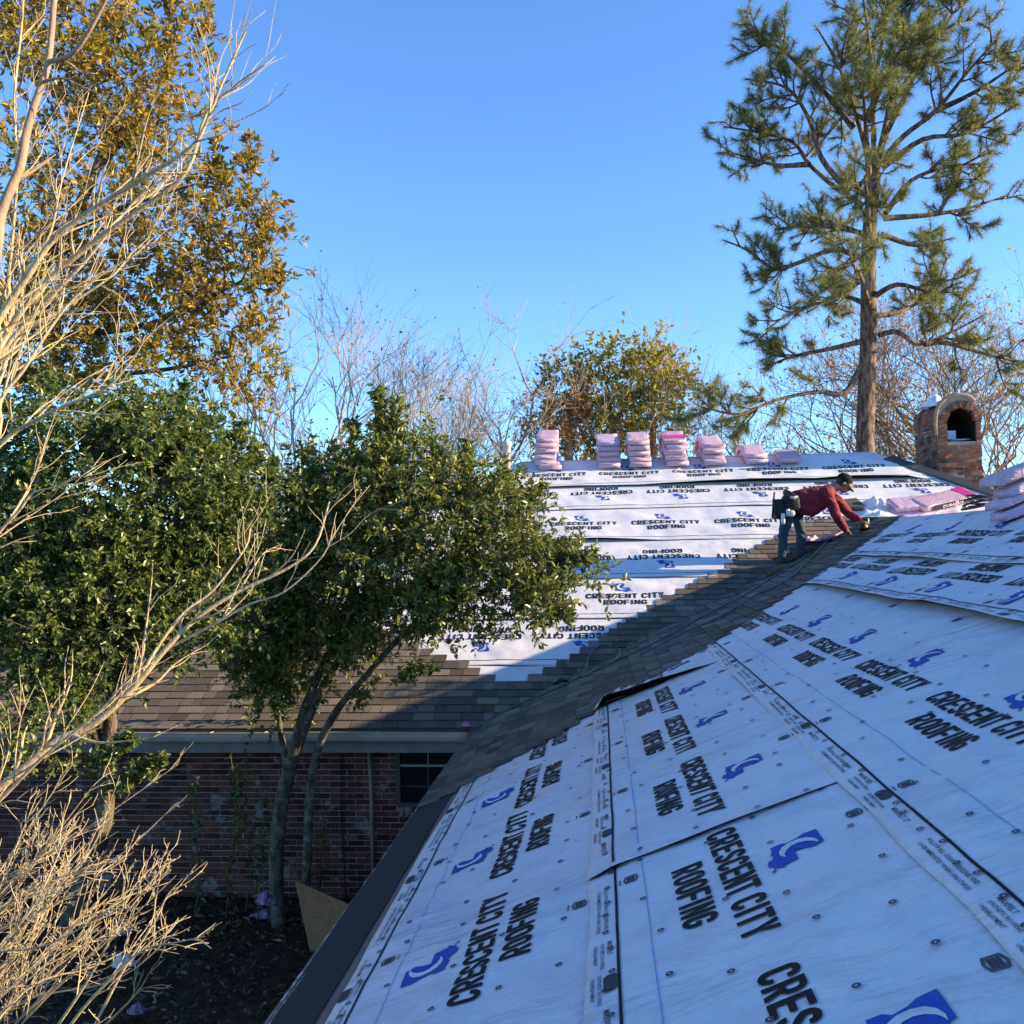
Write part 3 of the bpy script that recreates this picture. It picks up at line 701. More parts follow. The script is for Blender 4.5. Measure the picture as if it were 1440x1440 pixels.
WX0, WX1, WZ0, WZ1 = -2.40, -1.30, 1.08, ZE - .245          # window opening
br = []; r = random.Random(9); CH = .0677
for kz in range(int((ZE - .26) / CH)):
    x = XHL + .5 - (.1 if kz % 2 else 0)
    while x < -1.0:
        z = .004 + kz * CH; x0, x1 = x + .005, x + .198
        if x1 > WX0 - .02 and x0 < WX1 and z + .058 > WZ0 - .07:
            x1 = WX0 - .025
        if x1 - x0 > .04: br.append((x0, x1, z))
        x += .203
def brick_mesh(l, ht=.0575, dp=.045):
    me = bpy.data.meshes.new('brick'); b_ = MB(); j = lambda: r.uniform(-.002, .002); ch = .004
    v = []
    for yy, ins in ((0, ch), (ch, 0), (dp, 0)):
        v += [(ins + j(), yy, ins + j()), (l - ins + j(), yy, ins + j()), (l - ins + j(), yy, ht - ins + j()), (ins + j(), yy, ht - ins + j())]
    f = [(0, 1, 2, 3)]
    for a in (0, 4): f += [(a + k, a + 4 + k, a + 4 + (k + 1) % 4, a + (k + 1) % 4) for k in range(4)]
    me.from_pydata(v, [], f); me.materials.append(MT['brick']); return me
bm_full = [brick_mesh(.193) for _ in range(5)]; bm_cache = {}
vis = sorted(br, key=lambda q: abs(q[0] + 3.4) + max(0, .35 - q[2]) * 2)
n_ = 0; rest = []
for x0, x1, z in vis:
    l = round(x1 - x0, 3); dy = r.uniform(-.004, .003)
    if n_ < 300 and x0 > -5.6:
        if abs(l - .193) < .002: me = r.choice(bm_full)
        else: me = bm_cache.setdefault(l, brick_mesh(l))
        o = bpy.data.objects.new('brick', me); link(o, wallf); o.location = (x0, WY + dy, z); n_ += 1
    else: rest.append((x0, x1, z, dy))
V = []; Fq = []
for x0, x1, z, dy in rest:
    bb = len(V); V += [(x0, WY + dy, z), (x1, WY + dy, z), (x1, WY + .03, z), (x0, WY + .03, z), (x0, WY + dy, z + .0575), (x1, WY + dy, z + .0575), (x1, WY + .03, z + .0575), (x0, WY + .03, z + .0575)]; Fq += [tuple(j + bb for j in q) for q in TABF]
o = fast_obj('brick_courses', np.array(V), np.array(Fq), MT['brick'], wallf); o['kind'] = 'stuff'
# soldier sill below the window
for i in range(15):
    b = MB(); x = WX0 + i * .072; b.box((x + .004, WY - .03, WZ0 - .125), (x + .066, WY + .05, WZ0 - .012)); b.build('sill_brick', MT['brick'], wallf)
# window
win = obj('window', [(WX0, WY + .004, WZ0), (WX1, WY + .004, WZ0), (WX1, WY + .004, WZ1), (WX0, WY + .004, WZ1), (WX0, WY + .03, WZ0), (WX1, WY + .03, WZ0), (WX1, WY + .03, WZ1), (WX0, WY + .03, WZ1)], [(0, 1, 2, 3), (7, 6, 5, 4), (0, 3, 7, 4), (1, 5, 6, 2), (3, 2, 6, 7), (0, 4, 5, 1)], MT['glass'], H)
win['label'] = 'dark multi-pane sash window under the eave'
b = MB(); yf = WY - .035
for lo, hi in (((WX0 - .02, yf, WZ0), (WX0 + .035, WY + .003, WZ1)), ((WX1 - .035, yf, WZ0), (WX1 + .02, WY + .003, WZ1)), ((WX0 + .035, yf, WZ0 - .01), (WX1 - .035, WY + .003, WZ0 + .035)), ((WX0 + .035, yf, WZ1 - .03), (WX1 - .035, WY + .003, WZ1))): b.box(lo, hi)
b.build('frame', MT['winframe'], win)
zm = 1.54
b = MB(); b.box((WX0 + .035, WY - .028, zm - .012), (WX1 - .035, WY + .001, zm + .014)); b.build('meeting_rail', MT['muntin'], win)
for x in (WX0 + .36, WX0 + .70):
    for z0, z1 in ((WZ0 + .035, zm - .013), (zm + .015, WZ1 - .03)):
        b = MB(); b.box((x - .006, WY - .012, z0), (x + .006, WY + .002, z1)); b.build('muntin', MT['muntin'] if z0 > zm else MT['winframe'], win)
for z in (1.30, 1.70):
    for x0, x1 in ((WX0 + .036, WX0 + .353), (WX0 + .367, WX0 + .693), (WX0 + .707, WX1 - .036)):
        b = MB(); b.box((x0, WY - .010, z - .005), (x1, WY + .0025, z + .005)); b.build('muntin', MT['winframe'], win)
# ------------------------------------------------------------------ vent pipe
vp = onB(714, 694); vz = atY(714, 621, vp.y).z
b = MB(); b.tube([(vp.x, vp.y, vp.z - .1), (vp.x, vp.y, vz - .16)], .058, 14); ventp = b.build('vent_pipe', MT['pvc_dk'], H, True); ventp['label'] = 'rust-stained plumbing vent pipe with a pale collar'
b = MB(); b.tube([(vp.x, vp.y, vz - .20), (vp.x, vp.y, vz - .185), (vp.x, vp.y, vz - .09), (vp.x, vp.y, vz - .085), (vp.x, vp.y, vz - .01), (vp.x, vp.y, vz)], [.066, .070, .070, .082, .082, .075], 16); b.build('collar', MT['pvc'], ventp, True)
b = MB(); b.tube([(vp.x, vp.y, vp.z - .03), (vp.x, vp.y + .0, vp.z + .10)], [.15, .066], 14); b.build('boot', MT['flash'], ventp, True)
# ------------------------------------------------------------------ chimney
CY0, CY1, CX0, CX1 = 16.65, 17.85, 5.75, 6.47
CC = (CX0 + CX1) / 2; OR = (CX1 - CX0) / 2; ZS = 6.455 - OR; OC, OW, ZO, ZSI = 6.145, .225, 6.02, 5.68
def arcpts(cx, cz, r_, k=18): return [(cx + r_ * math.cos(math.pi * i / k), cz + r_ * math.sin(math.pi * i / k)) for i in range(k + 1)]
b = MB(); ins = .012
op = [(CX1 - ins, 4.3)] + arcpts(CC, ZS, OR - ins) + [(CX0 + ins, 4.3)]
ip = [(OC + OW + ins, ZSI - ins)] + arcpts(OC, ZO, OW + ins) + [(OC - OW - ins, ZSI - ins)]
n = len(op)
for ring_, yy in ((op, CY0 + ins), (op, CY1), (ip, CY0 + ins), (ip, CY1 - .3)): pass
vo0 = [(x, CY0 + ins, z) for x, z in op]; vo1 = [(x, CY1, z) for x, z in op]; vi0 = [(x, CY0 + ins, z) for x, z in ip]; vi1 = [(x, CY1 - .25, z) for x, z in ip]
f = []
for i in range(n - 1):
    f.append((i, i + 1, n + i + 1, n + i)); f.append((2 * n + i, 3 * n + i, 3 * n + i + 1, 2 * n + i + 1))
    f.append((i, 2 * n + i, 2 * n + i + 1, i + 1))
f.append((n - 1, 2 * n - 1 + 0, n, 0)[::-1]); f.append((2 * n - 1 + n, 2 * n, 3 * n, 4 * n - 1)); f.append((0, n - 1, 3 * n - 1, 2 * n))
f.append(tuple(range(n, 2 * n))); f.append(tuple(range(3 * n, 4 * n))[::-1])
b.add(vo0 + vo1 + vi0 + vi1, f); MT['flue_black'] = plain('black_flue', (0.012, 0.011, 0.011), .95)  # near-black colour for the inner faces of the opening
b.mi = [1 if min(q) >= 2 * n else 0 for q in f]; chim = b.build('chimney', [MT['mortar_dk'], MT['flue_black']], H); chim['label'] = 'rough brick chimney with an arched opening and barrel-shaped top'
r = random.Random(17)
def chbrick(v8):
    me = bpy.data.meshes.new('brick'); me.from_pydata([tuple(Vector(p) + Vector([r.uniform(-.011, .011) for _ in 'xyz'])) for p in v8], [], TABF); me.materials.append(MT['chbrick'])
    link(bpy.data.objects.new('brick', me), chim)
def cbox(lo, hi):
    (a, b_, c), (d, e, g) = lo, hi
    chbrick([(a, b_, c), (d, b_, c), (d, e, c), (a, e, c), (a, b_, g), (d, b_, g), (d, e, g), (a, e, g)])
BH = .074
k = 0; z = 4.72
while z < ZS - .02:
    x = CX0 - (.1 if k % 2 else 0); pr = r.uniform(-.006, .012)
    while x < CX1 - .02:
        x0, x1 = max(x, CX0) + .006, min(x + .205, CX1) - .006
        if z + BH > ZSI:
            segs = []
            if x0 < OC - OW - .02: segs.append((x0, min(x1, OC - OW - .008)))
            if x1 > OC + OW + .02: segs.append((max(x0, OC + OW + .008), x1))
        else: segs = [(x0, x1)]
        for q0, q1 in segs:
            if q1 - q0 > .03: p_ = r.uniform(-.008, .010); cbox((q0, CY0 - p_, z + .006), (q1, CY0 + .05, z + BH - .006))
        x += .205
    y = CY0 + .055 - (.1 if k % 2 == 0 else 0)
    while y < CY1 - .02:
        y0, y1 = max(y, CY0 + .055) + .006, min(y + .205, CY1) - .006
        if y1 - y0 > .03: p_ = r.uniform(-.010, .014); cbox((CX0 - p_, y0, z + .006), (CX0 + .05, y1, z + BH - .006))
        y += .205
    z += BH; k += 1
NV = 15
for i in range(NV):                                       # ring of arch bricks around the opening
    a0, a1 = math.pi * (i + .06) / NV, math.pi * (i + .94) / NV; ro = OW + .115; pr = r.uniform(.004, .022)
    q = [(OC + rr * math.cos(a), ZO + rr * math.sin(a) * 1.0) for rr, a in ((OW - .004, a0), (ro, a0), (ro, a1), (OW - .004, a1))]
    chbrick([(q[0][0], CY0 - pr, q[0][1]), (q[1][0], CY0 - pr, q[1][1]), (q[1][0], CY0 + .09, q[1][1]), (q[0][0], CY0 + .09, q[0][1]), (q[3][0], CY0 - pr, q[3][1]), (q[2][0], CY0 - pr, q[2][1]), (q[2][0], CY0 + .09, q[2][1]), (q[3][0], CY0 + .09, q[3][1])])
for i in range(11):                                       # barrel top courses
    a0, a1 = math.pi * (i + .05) / 11, math.pi * (i + .95) / 11; y = CY0 + .10 - (.1 if i % 2 else 0)
    while y < CY1 - .02:
        y0, y1 = max(y, CY0 + .10) + .006, min(y + .23, CY1) - .006; ro = OR + r.uniform(.0, .02)
        if y1 - y0 > .03:
            q = [(CC + rr * math.cos(a), ZS + rr * math.sin(a)) for rr, a in ((OR - .05, a0), (ro, a0), (ro, a1), (OR - .05, a1))]
            chbrick([(q[0][0], y0, q[0][1]), (q[1][0], y0, q[1][1]), (q[1][0], y1, q[1][1]), (q[0][0], y1, q[0][1]), (q[3][0], y0, q[3][1]), (q[2][0], y0, q[2][1]), (q[2][0], y1, q[2][1]), (q[3][0], y1, q[3][1])])
        y += .23
b = MB(); pts = [(CX0 - .015, CY0 + .01, ZS - .32), (CX0 - .03, CY0 + .01, ZS - .12)] + [(CC + (OR + .015) * math.cos(R(a)), CY0 + .01, ZS + (OR + .015) * math.sin(R(a))) for a in range(175, 40, -12)]
b.tube(pts, [.022, .032] + [.034 + .006 * math.sin(i * 2.1) for i in range(len(pts) - 3)] + [.03], 8); rim = b.build('arch_rim', plain('tan_mortar_rim', (0.30, 0.215, 0.14), .9, .35, 14, .6, 40), chim, True)
MT['galv'] = plain('sky_tinted_galvanised_sheet', (0.30, 0.36, 0.50), .35, .2, 5, 0, 60, .6)  # blue of the reflected sky is put into the metal's base colour
b = MB(); b.box((OC - .20, CY0 + .30, ZSI + .0), (OC + .01, CY0 + .33, ZSI + .21)); b.build('flue_panel', MT['galv'], chim)
b = MB(); b.tube([(OC - .20, CY0 + .12, ZSI + .02), (OC + .17, CY0 + .10, ZSI + .03)], .022, 8); b.build('flue_bar', MT['galv'], chim, True)
# dark hip cap between far slope and chimney
b = MB()
h0 = Vector((XRR + .25, YR - .25 / KHR, ZRB - .25 * TH)); h1 = Vector((XRR + 1.9, YR - 1.9 / KHR, ZRB - 1.9 * TH))
for i in range(10):
    a = h0.lerp(h1, i / 10); e = h0.lerp(h1, min(1, (i + 1.1) / 10)); u = Vector((0, 0, .075)); wv = r.uniform(-.01, .01)
    L = Vector((-.16, -.06, -.02 + wv)); Q = Vector((.30, .20, -.10))
    vv = [a + L + u * .55, a + u, a + Q + u * .4, e + L + u * .55, e + u, e + Q + u * .4]; b.add(vv + [p - Vector((0, 0, .03)) for p in vv], [(0, 1, 4, 3), (1, 2, 5, 4), (6, 9, 10, 7), (7, 10, 11, 8), (0, 6, 7, 1), (1, 7, 8, 2), (3, 4, 10, 9), (4, 5, 11, 10), (0, 3, 9, 6), (2, 8, 11, 5)])
b.build('hip_flashing', MT['flash'], H)
# ================================================================== things on the roof
t = NT('pink_plastic_wrap'); rr_ = t.n('ObjectInfo').outputs['Random']
c = t.ramp(rr_, [(0, (0.50, 0.27, 0.35)), (0.5, (0.58, 0.35, 0.43)), (1, (0.52, 0.36, 0.50))]); f1 = t.noise(14, 4); c = t.mix(f1, t.mix(1.0, c, 0.72, 'MULTIPLY'), t.mix(1.0, c, 1.18, 'MULTIPLY'))
wv = t.n('TexWave', wave_type='BANDS', bands_direction='Z'); wv.inputs['Scale'].default_value = 14; wv.inputs['Distortion'].default_value = 5; wv.inputs['Detail'].default_value = 2; t.l(t.pos(), wv.inputs['Vector'])
c = t.mix(t.ramp(wv.outputs['Fac'], [(0.62, (0, 0, 0)), (0.78, (0.5, 0.5, 0.5))]), c, (0.72, 0.60, 0.66)); t.col(c); t.rough(0.32, 0.5)
t.bump(t.math('ADD', t.noise(22, 5, sc=(1, 1, 2.5)), t.math('MULTIPLY', t.noise(50, 2), .12)), 0.6, 0.018); MT['pink'] = t.m
MT['magenta'] = plain('magenta_label_film', (0.55, 0.03, 0.22), .3, .2, 20, .5, 30)
MT['blackfilm'] = plain('black_wrap_film', (0.02, 0.017, 0.02), .3, .2, 20, .4, 30)
MT['whiteprint'] = plain('white_print', (0.75, 0.72, 0.74), .5, .05)
def bundle_mesh(seed, L=1.0, W=.36, T=.088, slope=.5, flat=False):
    """wrapped pack of shingles; long axis local y, draped over a ridge of the given slope when not flat"""
    r = np.random.default_rng(seed); ny = 15; ys = np.linspace(-L / 2, L / 2, ny); prof = []
    rc = .013
    for cx, cz, a0 in ((W / 2 - rc, T - rc, 0), (-W / 2 + rc, T - rc, 90), (-W / 2 + rc, rc, 180), (W / 2 - rc, rc, 270)):
        for a in (0, 45, 90): prof.append((cx + rc * math.cos(R(a0 + a)), cz + rc * math.sin(R(a0 + a))))
    top = [(W / 2 - rc) * (1 - 2 * k / 4) for k in range(1, 4)]
    prof = prof[:3] + [(x, T) for x in top] + prof[3:6] + prof[6:9] + [(-x, 0) for x in top] + prof[9:]
    n = len(prof); v = []
    bulge = r.normal(0, .0035, (ny, n)); tw = r.normal(0, .010, ny)
    for i, y in enumerate(ys):
        e = 1 - .10 * (abs(y) / (L / 2)) ** 10
        dz = 0 if flat else -slope * (math.sqrt(y * y + .10 ** 2) - .10)
        for j, (x, z) in enumerate(prof):
            zz_ = T / 2 + (z - T / 2) * e + bulge[i, j] * (1 if z > T / 2 else .3)
            v.append((x * (1 + bulge[i, (j + 3) % n] * 1.2) + tw[i], y, zz_ + dz))
    f = [(i * n + j, i * n + (j + 1) % n, (i + 1) * n + (j + 1) % n, (i + 1) * n + j) for i in range(ny - 1) for j in range(n)]
    f += [tuple(range(n))[::-1], tuple((ny - 1) * n + j for j in range(n))]
    return v, f
def bundle(seed, loc, rz, label, group, slope=.5, flat=False, W=.36, L=1.0, mats=None, rx=0.0, ry=0.0):
    v, f = bundle_mesh(seed, L, W, .088, slope, flat)
    me = bpy.data.meshes.new('shingle_bundle'); me.from_pydata(v, [], f); me.polygons.foreach_set('use_smooth', [True] * len(f)); me.materials.append(MT['pink'])
    o = bpy.data.objects.new('shingle_bundle', me); C.objects.link(o); o.location = loc; o.rotation_euler = (rx, ry, rz); tag(o, label, 'shingle bundle', group)
    for p in mats or []:
        vv, ff, m, nm = p; m2 = bpy.data.meshes.new(nm); m2.from_pydata(vv, [], ff); m2.materials.append(m); q = bpy.data.objects.new(nm, m2); link(q, o)
    return o
def band(y0, y1, W, T, m, nm='label_band', slope=.5, flat=False, top=True, front=False, gap=.006):
    v = []; f = []
    if front:                                       # band over the end that faces the viewer
        v = []
    ys = np.linspace(y0, y1, 5)
    for y in ys:
        dz = 0 if flat else -slope * (math.sqrt(y * y + .01) - .10)
        for x, z in ((-W / 2 - gap, .015), (-W / 2 - gap, T + gap), (W / 2 + gap, T + gap), (W / 2 + gap, .015)): v.append((x, y, z + dz))
    f = [(i * 4 + j, i * 4 + j + 1, (i + 1) * 4 + j + 1, (i + 1) * 4 + j) for i in range(4) for j in range(3)]
    return v, f, m, nm
ORD = ['first', 'second', 'third', 'fourth', 'fifth', 'sixth', 'seventh']
stk = [(772, 6), (857, 5), (901, 5), (953, 5), (1003, 4), (1062, 2), (1111, 1)]
r = random.Random(23)
for si, (px, cnt) in enumerate(stk):
    x = atY(px, 650, 16.95).x
    dx = 0.0; dy = 0.0
    for k in range(cnt):
        z = ZRB + .022 + k * .099
        lbl = ('topmost' if k == cnt - 1 else 'bottom' if k == 0 else ORD[cnt - 1 - k]) + (' pink-wrapped shingle bundle' if k in (0, cnt - 1) else ' from top pink-wrapped shingle bundle') + f' in the {ORD[si]} ridge stack counting from the vent pipe'
        if cnt == 1: lbl = 'lone pink-wrapped shingle bundle lying on the far ridge, last towards the chimney'
        mats = []
        if si == 3 and k == cnt - 1: mats = [band(-.44, -.28, .36, .088, MT['magenta'])]
        if si == 2 and k == cnt - 2: mats = [band(-.47, -.40, .36, .088, MT['magenta'])]
        bundle(300 + si * 10 + k, (x - dx, YR + dy, z), r.uniform(-.05, .05) + (.05 if k > 2 else 0), lbl, 'shingle bundles stacked along the far ridge', mats=mats, W=.38)
        dx += r.uniform(-.02, .05); dy += r.uniform(-.02, .06)
# bundles draped over the near ridge at the right
yb = 9.1
for k, (dy, dx, rz, nm) in enumerate([(0, 0, .02, 'bottom'), (.03, -.03, -.03, 'third from top'), (.02, .04, .10, 'second from top'), (.10, -.05, .13, 'topmost')]):
    bundle(500 + k, (XR + .05 + dx, yb + dy, ZRA + .03 + k * .100 + (.02 if k > 1 else 0)), R(90) + rz, f'{nm} pink-wrapped shingle bundle in the stack draped over the near ridge', 'shingle bundles on the near ridge', slope=.41, W=.36)
# loose bundles by the roofer, lying on the far slope beside the ridge junction
def lay(px, py, rz, seed, label, up=0.0, mats=None, L=1.0, tilt=0.0):
    p = onB(px, py, .03 + up); o = bundle(seed, (0, 0, 0), 0, label, 'shingle bundles lying beside the roofer', flat=True, mats=mats, L=L)
    o.matrix_world = Matrix.Translation(p) @ AXB.to_4x4() @ Matrix.Rotation(rz, 4, 'Z') @ Matrix.Rotation(tilt, 4, 'X')
    return o
dur = fontmesh('DURATION', .085)
xs_ = [p[0] for p in dur[0]]; xm = (min(xs_) + max(xs_)) / 2
durv = [(.1985, (p[0] - xm) * .95 + .03, p[1] * .85 + .014) for p in dur[0]]
Tz = .088
lay(1300, 722, R(-68), 601, 'pink-wrapped shingle bundle with a flap, lying flat under the other two', 0, L=1.0)
lay(1280, 712, R(-80), 602, 'short pink-wrapped shingle bundle with torn end beside the roofer', .10, L=.6)
side = ([(.195, -.36, .004), (.195, .42, .004), (.195, .42, .088), (.195, -.36, .088)], [(0, 1, 2, 3)], MT['blackfilm'], 'wrap_side')
lay(1326, 706, R(-66), 603, 'pink-wrapped shingle bundle with black side band lettered DURATION and magenta tip', .11,
    [side, ([(p[0] - .0, p[1], p[2]) for p in durv], dur[1], MT['whiteprint'], 'lettering'), band(.30, .48, .36, .088, MT['magenta'], flat=True)])
# ------------------------------------------------------------------ crumpled sheets and small things
def crumple(name, label, cat, loc, sx, sy, sz, m, seed, nseg=10, axes=None, parent=None):
    r = np.random.default_rng(seed); v = []; f = []
    for j in range(nseg + 1):
        for i in range(nseg + 1):
            u, w_ = i / nseg * 2 - 1, j / nseg * 2 - 1; e = max(abs(u), abs(w_))
            rad = math.hypot(u, w_); e = min(1, rad)
            h = (1 - e * e) * (.45 + 1.5 * abs(float(vnoise(u * 2.2, w_ * 2.2, seed))) + .9 * float(vnoise(u * 5, w_ * 5, seed + 1))) + r.uniform(-.05, .05)
            kk = (1 if rad < .01 else max(abs(u), abs(w_)) / rad) * (1 + .55 * float(vnoise(math.atan2(w_, u) * 1.3 + 4, .5, seed + 2))); u *= kk; w_ *= kk
            p = Vector((u * sx + r.uniform(-.05, .05) * sx, w_ * sy + r.uniform(-.05, .05) * sy, max(h, .02 + .02 * r.random()) * sz))
            v.append(tuple((axes @ p if axes else p) + Vector(loc)))
    n = nseg + 1
    for j in range(nseg):
        for i in range(nseg): f.append((j * n + i, j * n + i + 1, (j + 1) * n + i + 1, (j + 1) * n + i))
    o = obj(name, v, f, m, None, False); tag(o, label, cat); return o
MT['scrap'] = plain('silvery_scrap_sheet', (0.62, 0.62, 0.64), .35, .1, 9, .3, 20)
crumple('underlayment_scrap', 'crumpled silvery underlayment scrap standing up between roofer and bundles', 'plastic sheet', onB(1236, 712, .02), .30, .26, .15, MT['scrap'], 31, 9, AXB)
crumple('underlayment_scrap', 'rolled loose underlayment edge at the top of the valley', 'plastic sheet', onA(1236, 727, .02), .30, .12, .12, MT['scrap'], 37, 8)
MT['purple'] = plain('purple_wrapper_film', (0.24, 0.125, 0.21), .35, .4, 12, .8, 25)
MT['pinkpaper'] = plain('bright_pink_paper', (0.72, 0.16, 0.36), .5, .3, 20)
def crump(px, py, z, s, seed, label, m='purple', Y=None):
    p = atZ(px, py, z) if Y is None else atY(px, py, Y); p.z -= s * .3 if Y is None else 0
    crumple('plastic_wrapper', label, 'wrapper', p, s * .85, s * .7, s * .8, MT[m], seed, 11)
crump(375, 1262, .45, .14, 41, 'crumpled purple plastic wrapper caught on the leaning trunk base')
crump(372, 1282, .08, .16, 47, 'crumpled purple plastic wrapper on the ground beside the trunk base')
crump(170, 1304, .10, .17, 42, 'crumpled purple plastic wrapper on leaf litter below the wall')
crump(192, 1418, .06, .10, 43, 'small pinkish purple wrapper on leaf litter, away from the wall')
crump(175, 1350, .20, .13, 44, 'crumpled pale blue plastic scrap among the lichen-covered twigs', 'scrap')
crump(655, 1021, 0, .055, 45, 'bright pink paper scrap lying on the gutter corner', 'pinkpaper', YE - .02)
# two small red-and-white containers on the shingles behind the tree
for px, py, lb in ((379, 886, 'small red container with pale base lying higher on shaded shingles behind the branches'), (402, 908, 'small red container with pale base lying lower on the shingles behind the branches')):
    p = onB(px, py, .06); tg = thing('red_container', lb, 'container', p, 'red containers on the shingles')
    b = MB(); b.tube([p + Vector((0, 0, -.045)), p + Vector((0, 0, .0)), p + Vector((0, 0, .06)), p + Vector((0, 0, .075))], [.05, .055, .05, .02], 10); b.build('body', plain('red_plastic', (0.55, 0.03, 0.02), .4, .2), tg, True)
    b = MB(); b.tube([p + Vector((.05, -.01, -.045)), p + Vector((.09, -.02, -.03))], [.03, .034], 8); b.build('base', MT['whiteprint'], tg, True)
# ------------------------------------------------------------------ air hose
def catmull(P, k=6):
    P = [Vector(p) for p in P]; Q = [P[0] * 2 - P[1]] + P + [P[-1] * 2 - P[-2]]; o_ = []
    for i in range(1, len(Q) - 2):
        a, b_, c_, d_ = Q[i - 1], Q[i], Q[i + 1], Q[i + 2]
        for j in range(k):
            t_ = j / k; o_.append(.5 * ((2 * b_) + (c_ - a) * t_ + (2 * a - 5 * b_ + 4 * c_ - d_) * t_ ** 2 + (3 * b_ - a - 3 * c_ + d_) * t_ ** 3))
    return o_ + [P[-1]]
MT['hose'] = plain('green_rubber_hose', (0.045, 0.11, 0.085), .45, .2)
def roofp(px, py, up=.045):
    a = onA(px, py, up); q = onB(px, py, up)
    return a if a.y < valley_y(a.x) else q
hp = [(672, 1022), (700, 1004), (745, 984), (795, 962), (822, 944), (828, 925), (838, 911), (852, 907), (868, 912), (872, 922), (855, 934), (833, 944), (850, 934), (890, 918), (940, 893), (985, 868), (1040, 840), (1085, 812), (1125, 788), (1150, 768), (1175, 752)]
b = MB(); pts = catmull([roofp(*q) for q in hp], 6); b.tube(pts, .011, 7)
hose = b.build('air_hose', MT['hose'], None, True); tag(hose, 'long green air hose looping along the shingled valley', 'hose')
hp = [(900, 921), (960, 890), (1010, 868), (1060, 838), (1095, 822), (1118, 806), (1150, 775), (1168, 755)]
b = MB(); b.tube(catmull([roofp(q[0], q[1], .05) for q in hp], 6), .010, 7); h2 = b.build('air_hose', MT['hose'], None, True); tag(h2, 'second thinner green hose running up the valley to the roofer', 'hose')
q = roofp(790, 962, .05); g_ = thing('hose_clamp', 'black spring clamp lying on the green hose in the valley', 'clamp', q)
for a, e in ((Vector((-.09, .02, 0)), Vector((.05, -.02, .05))), (Vector((.08, .03, .01)), Vector((-.04, 0, .06)))):
    b = MB(); b.tube([q + a, q + (a + e) * .5 + Vector((0, 0, .02)), q + e], [.018, .026, .014], 7); b.build('jaw', MT['blackfilm'], g_, True)
# ------------------------------------------------------------------ leaning strand board panel
t = NT('strand_board'); vo = t.n('TexVoronoi'); vo.inputs['Scale'].default_value = 26; mp = t.n('Mapping'); mp.inputs['Scale'].default_value = (1, 2.2, 1.4); t.l(t.pos(), mp.inputs[0]); t.l(mp.outputs[0], vo.inputs['Vector'])
t.col(t.mix(t.noise(40, 4), t.mix(vo.outputs['Color'], (0.13, 0.06, 0.022), (0.42, 0.23, 0.10)), (0.24, 0.125, 0.05))); t.rough(.8); MT['osb'] = t.m
a0 = atY(415, 1240, 9.3); a1 = atY(507, 1276, 8.65); a1.z = a0.z - .02
dn = Vector((.10, .13, -(a0.z - .02))); dep = (a1 - a0).cross(dn).normalized() * .012
b = MB(); q = [a0, a1, a1 + dn, a0 + dn]; b.add(q + [p + dep for p in q], [(0, 1, 2, 3), (7, 6, 5, 4), (0, 4, 5, 1), (1, 5, 6, 2), (2, 6, 7, 3), (3, 7, 4, 0)])
tag(b.build('strand_board', MT['osb']), 'leaning strand board offcut beside the tree trunk below the eave', 'board')
tag(crumple('bag', 'white paper bag slumped on top of the brick chimney', 'bag', (5.80, 17.0, ZS + OR - .16), .22, .22, .30, plain('white_bag_paper', (0.66, 0.68, 0.74), .7, .1, 9, .4, 20), 77, 8), 'white paper bag slumped on top of the brick chimney', 'bag')
# dark equipment pile on the ridge junction
q = onA(1385, 700, .05); q = Vector((XR - .0, 10.75, ZRA + .03)); hs_ = thing('hose_coil', 'small coil of black hose on the near ridge beside the chimney', 'hose', q)
for k in range(4):
    b = MB(); b.tube([q + Vector((.16 * math.cos(a) + .02 * k, (.13 + .01 * k) * math.sin(a), .03 + .03 * k + .03 * math.cos(a + k))) for a in np.linspace(0, 2 * math.pi, 22)], .013, 6); b.build('loop', MT['blackfilm'], hs_, True)

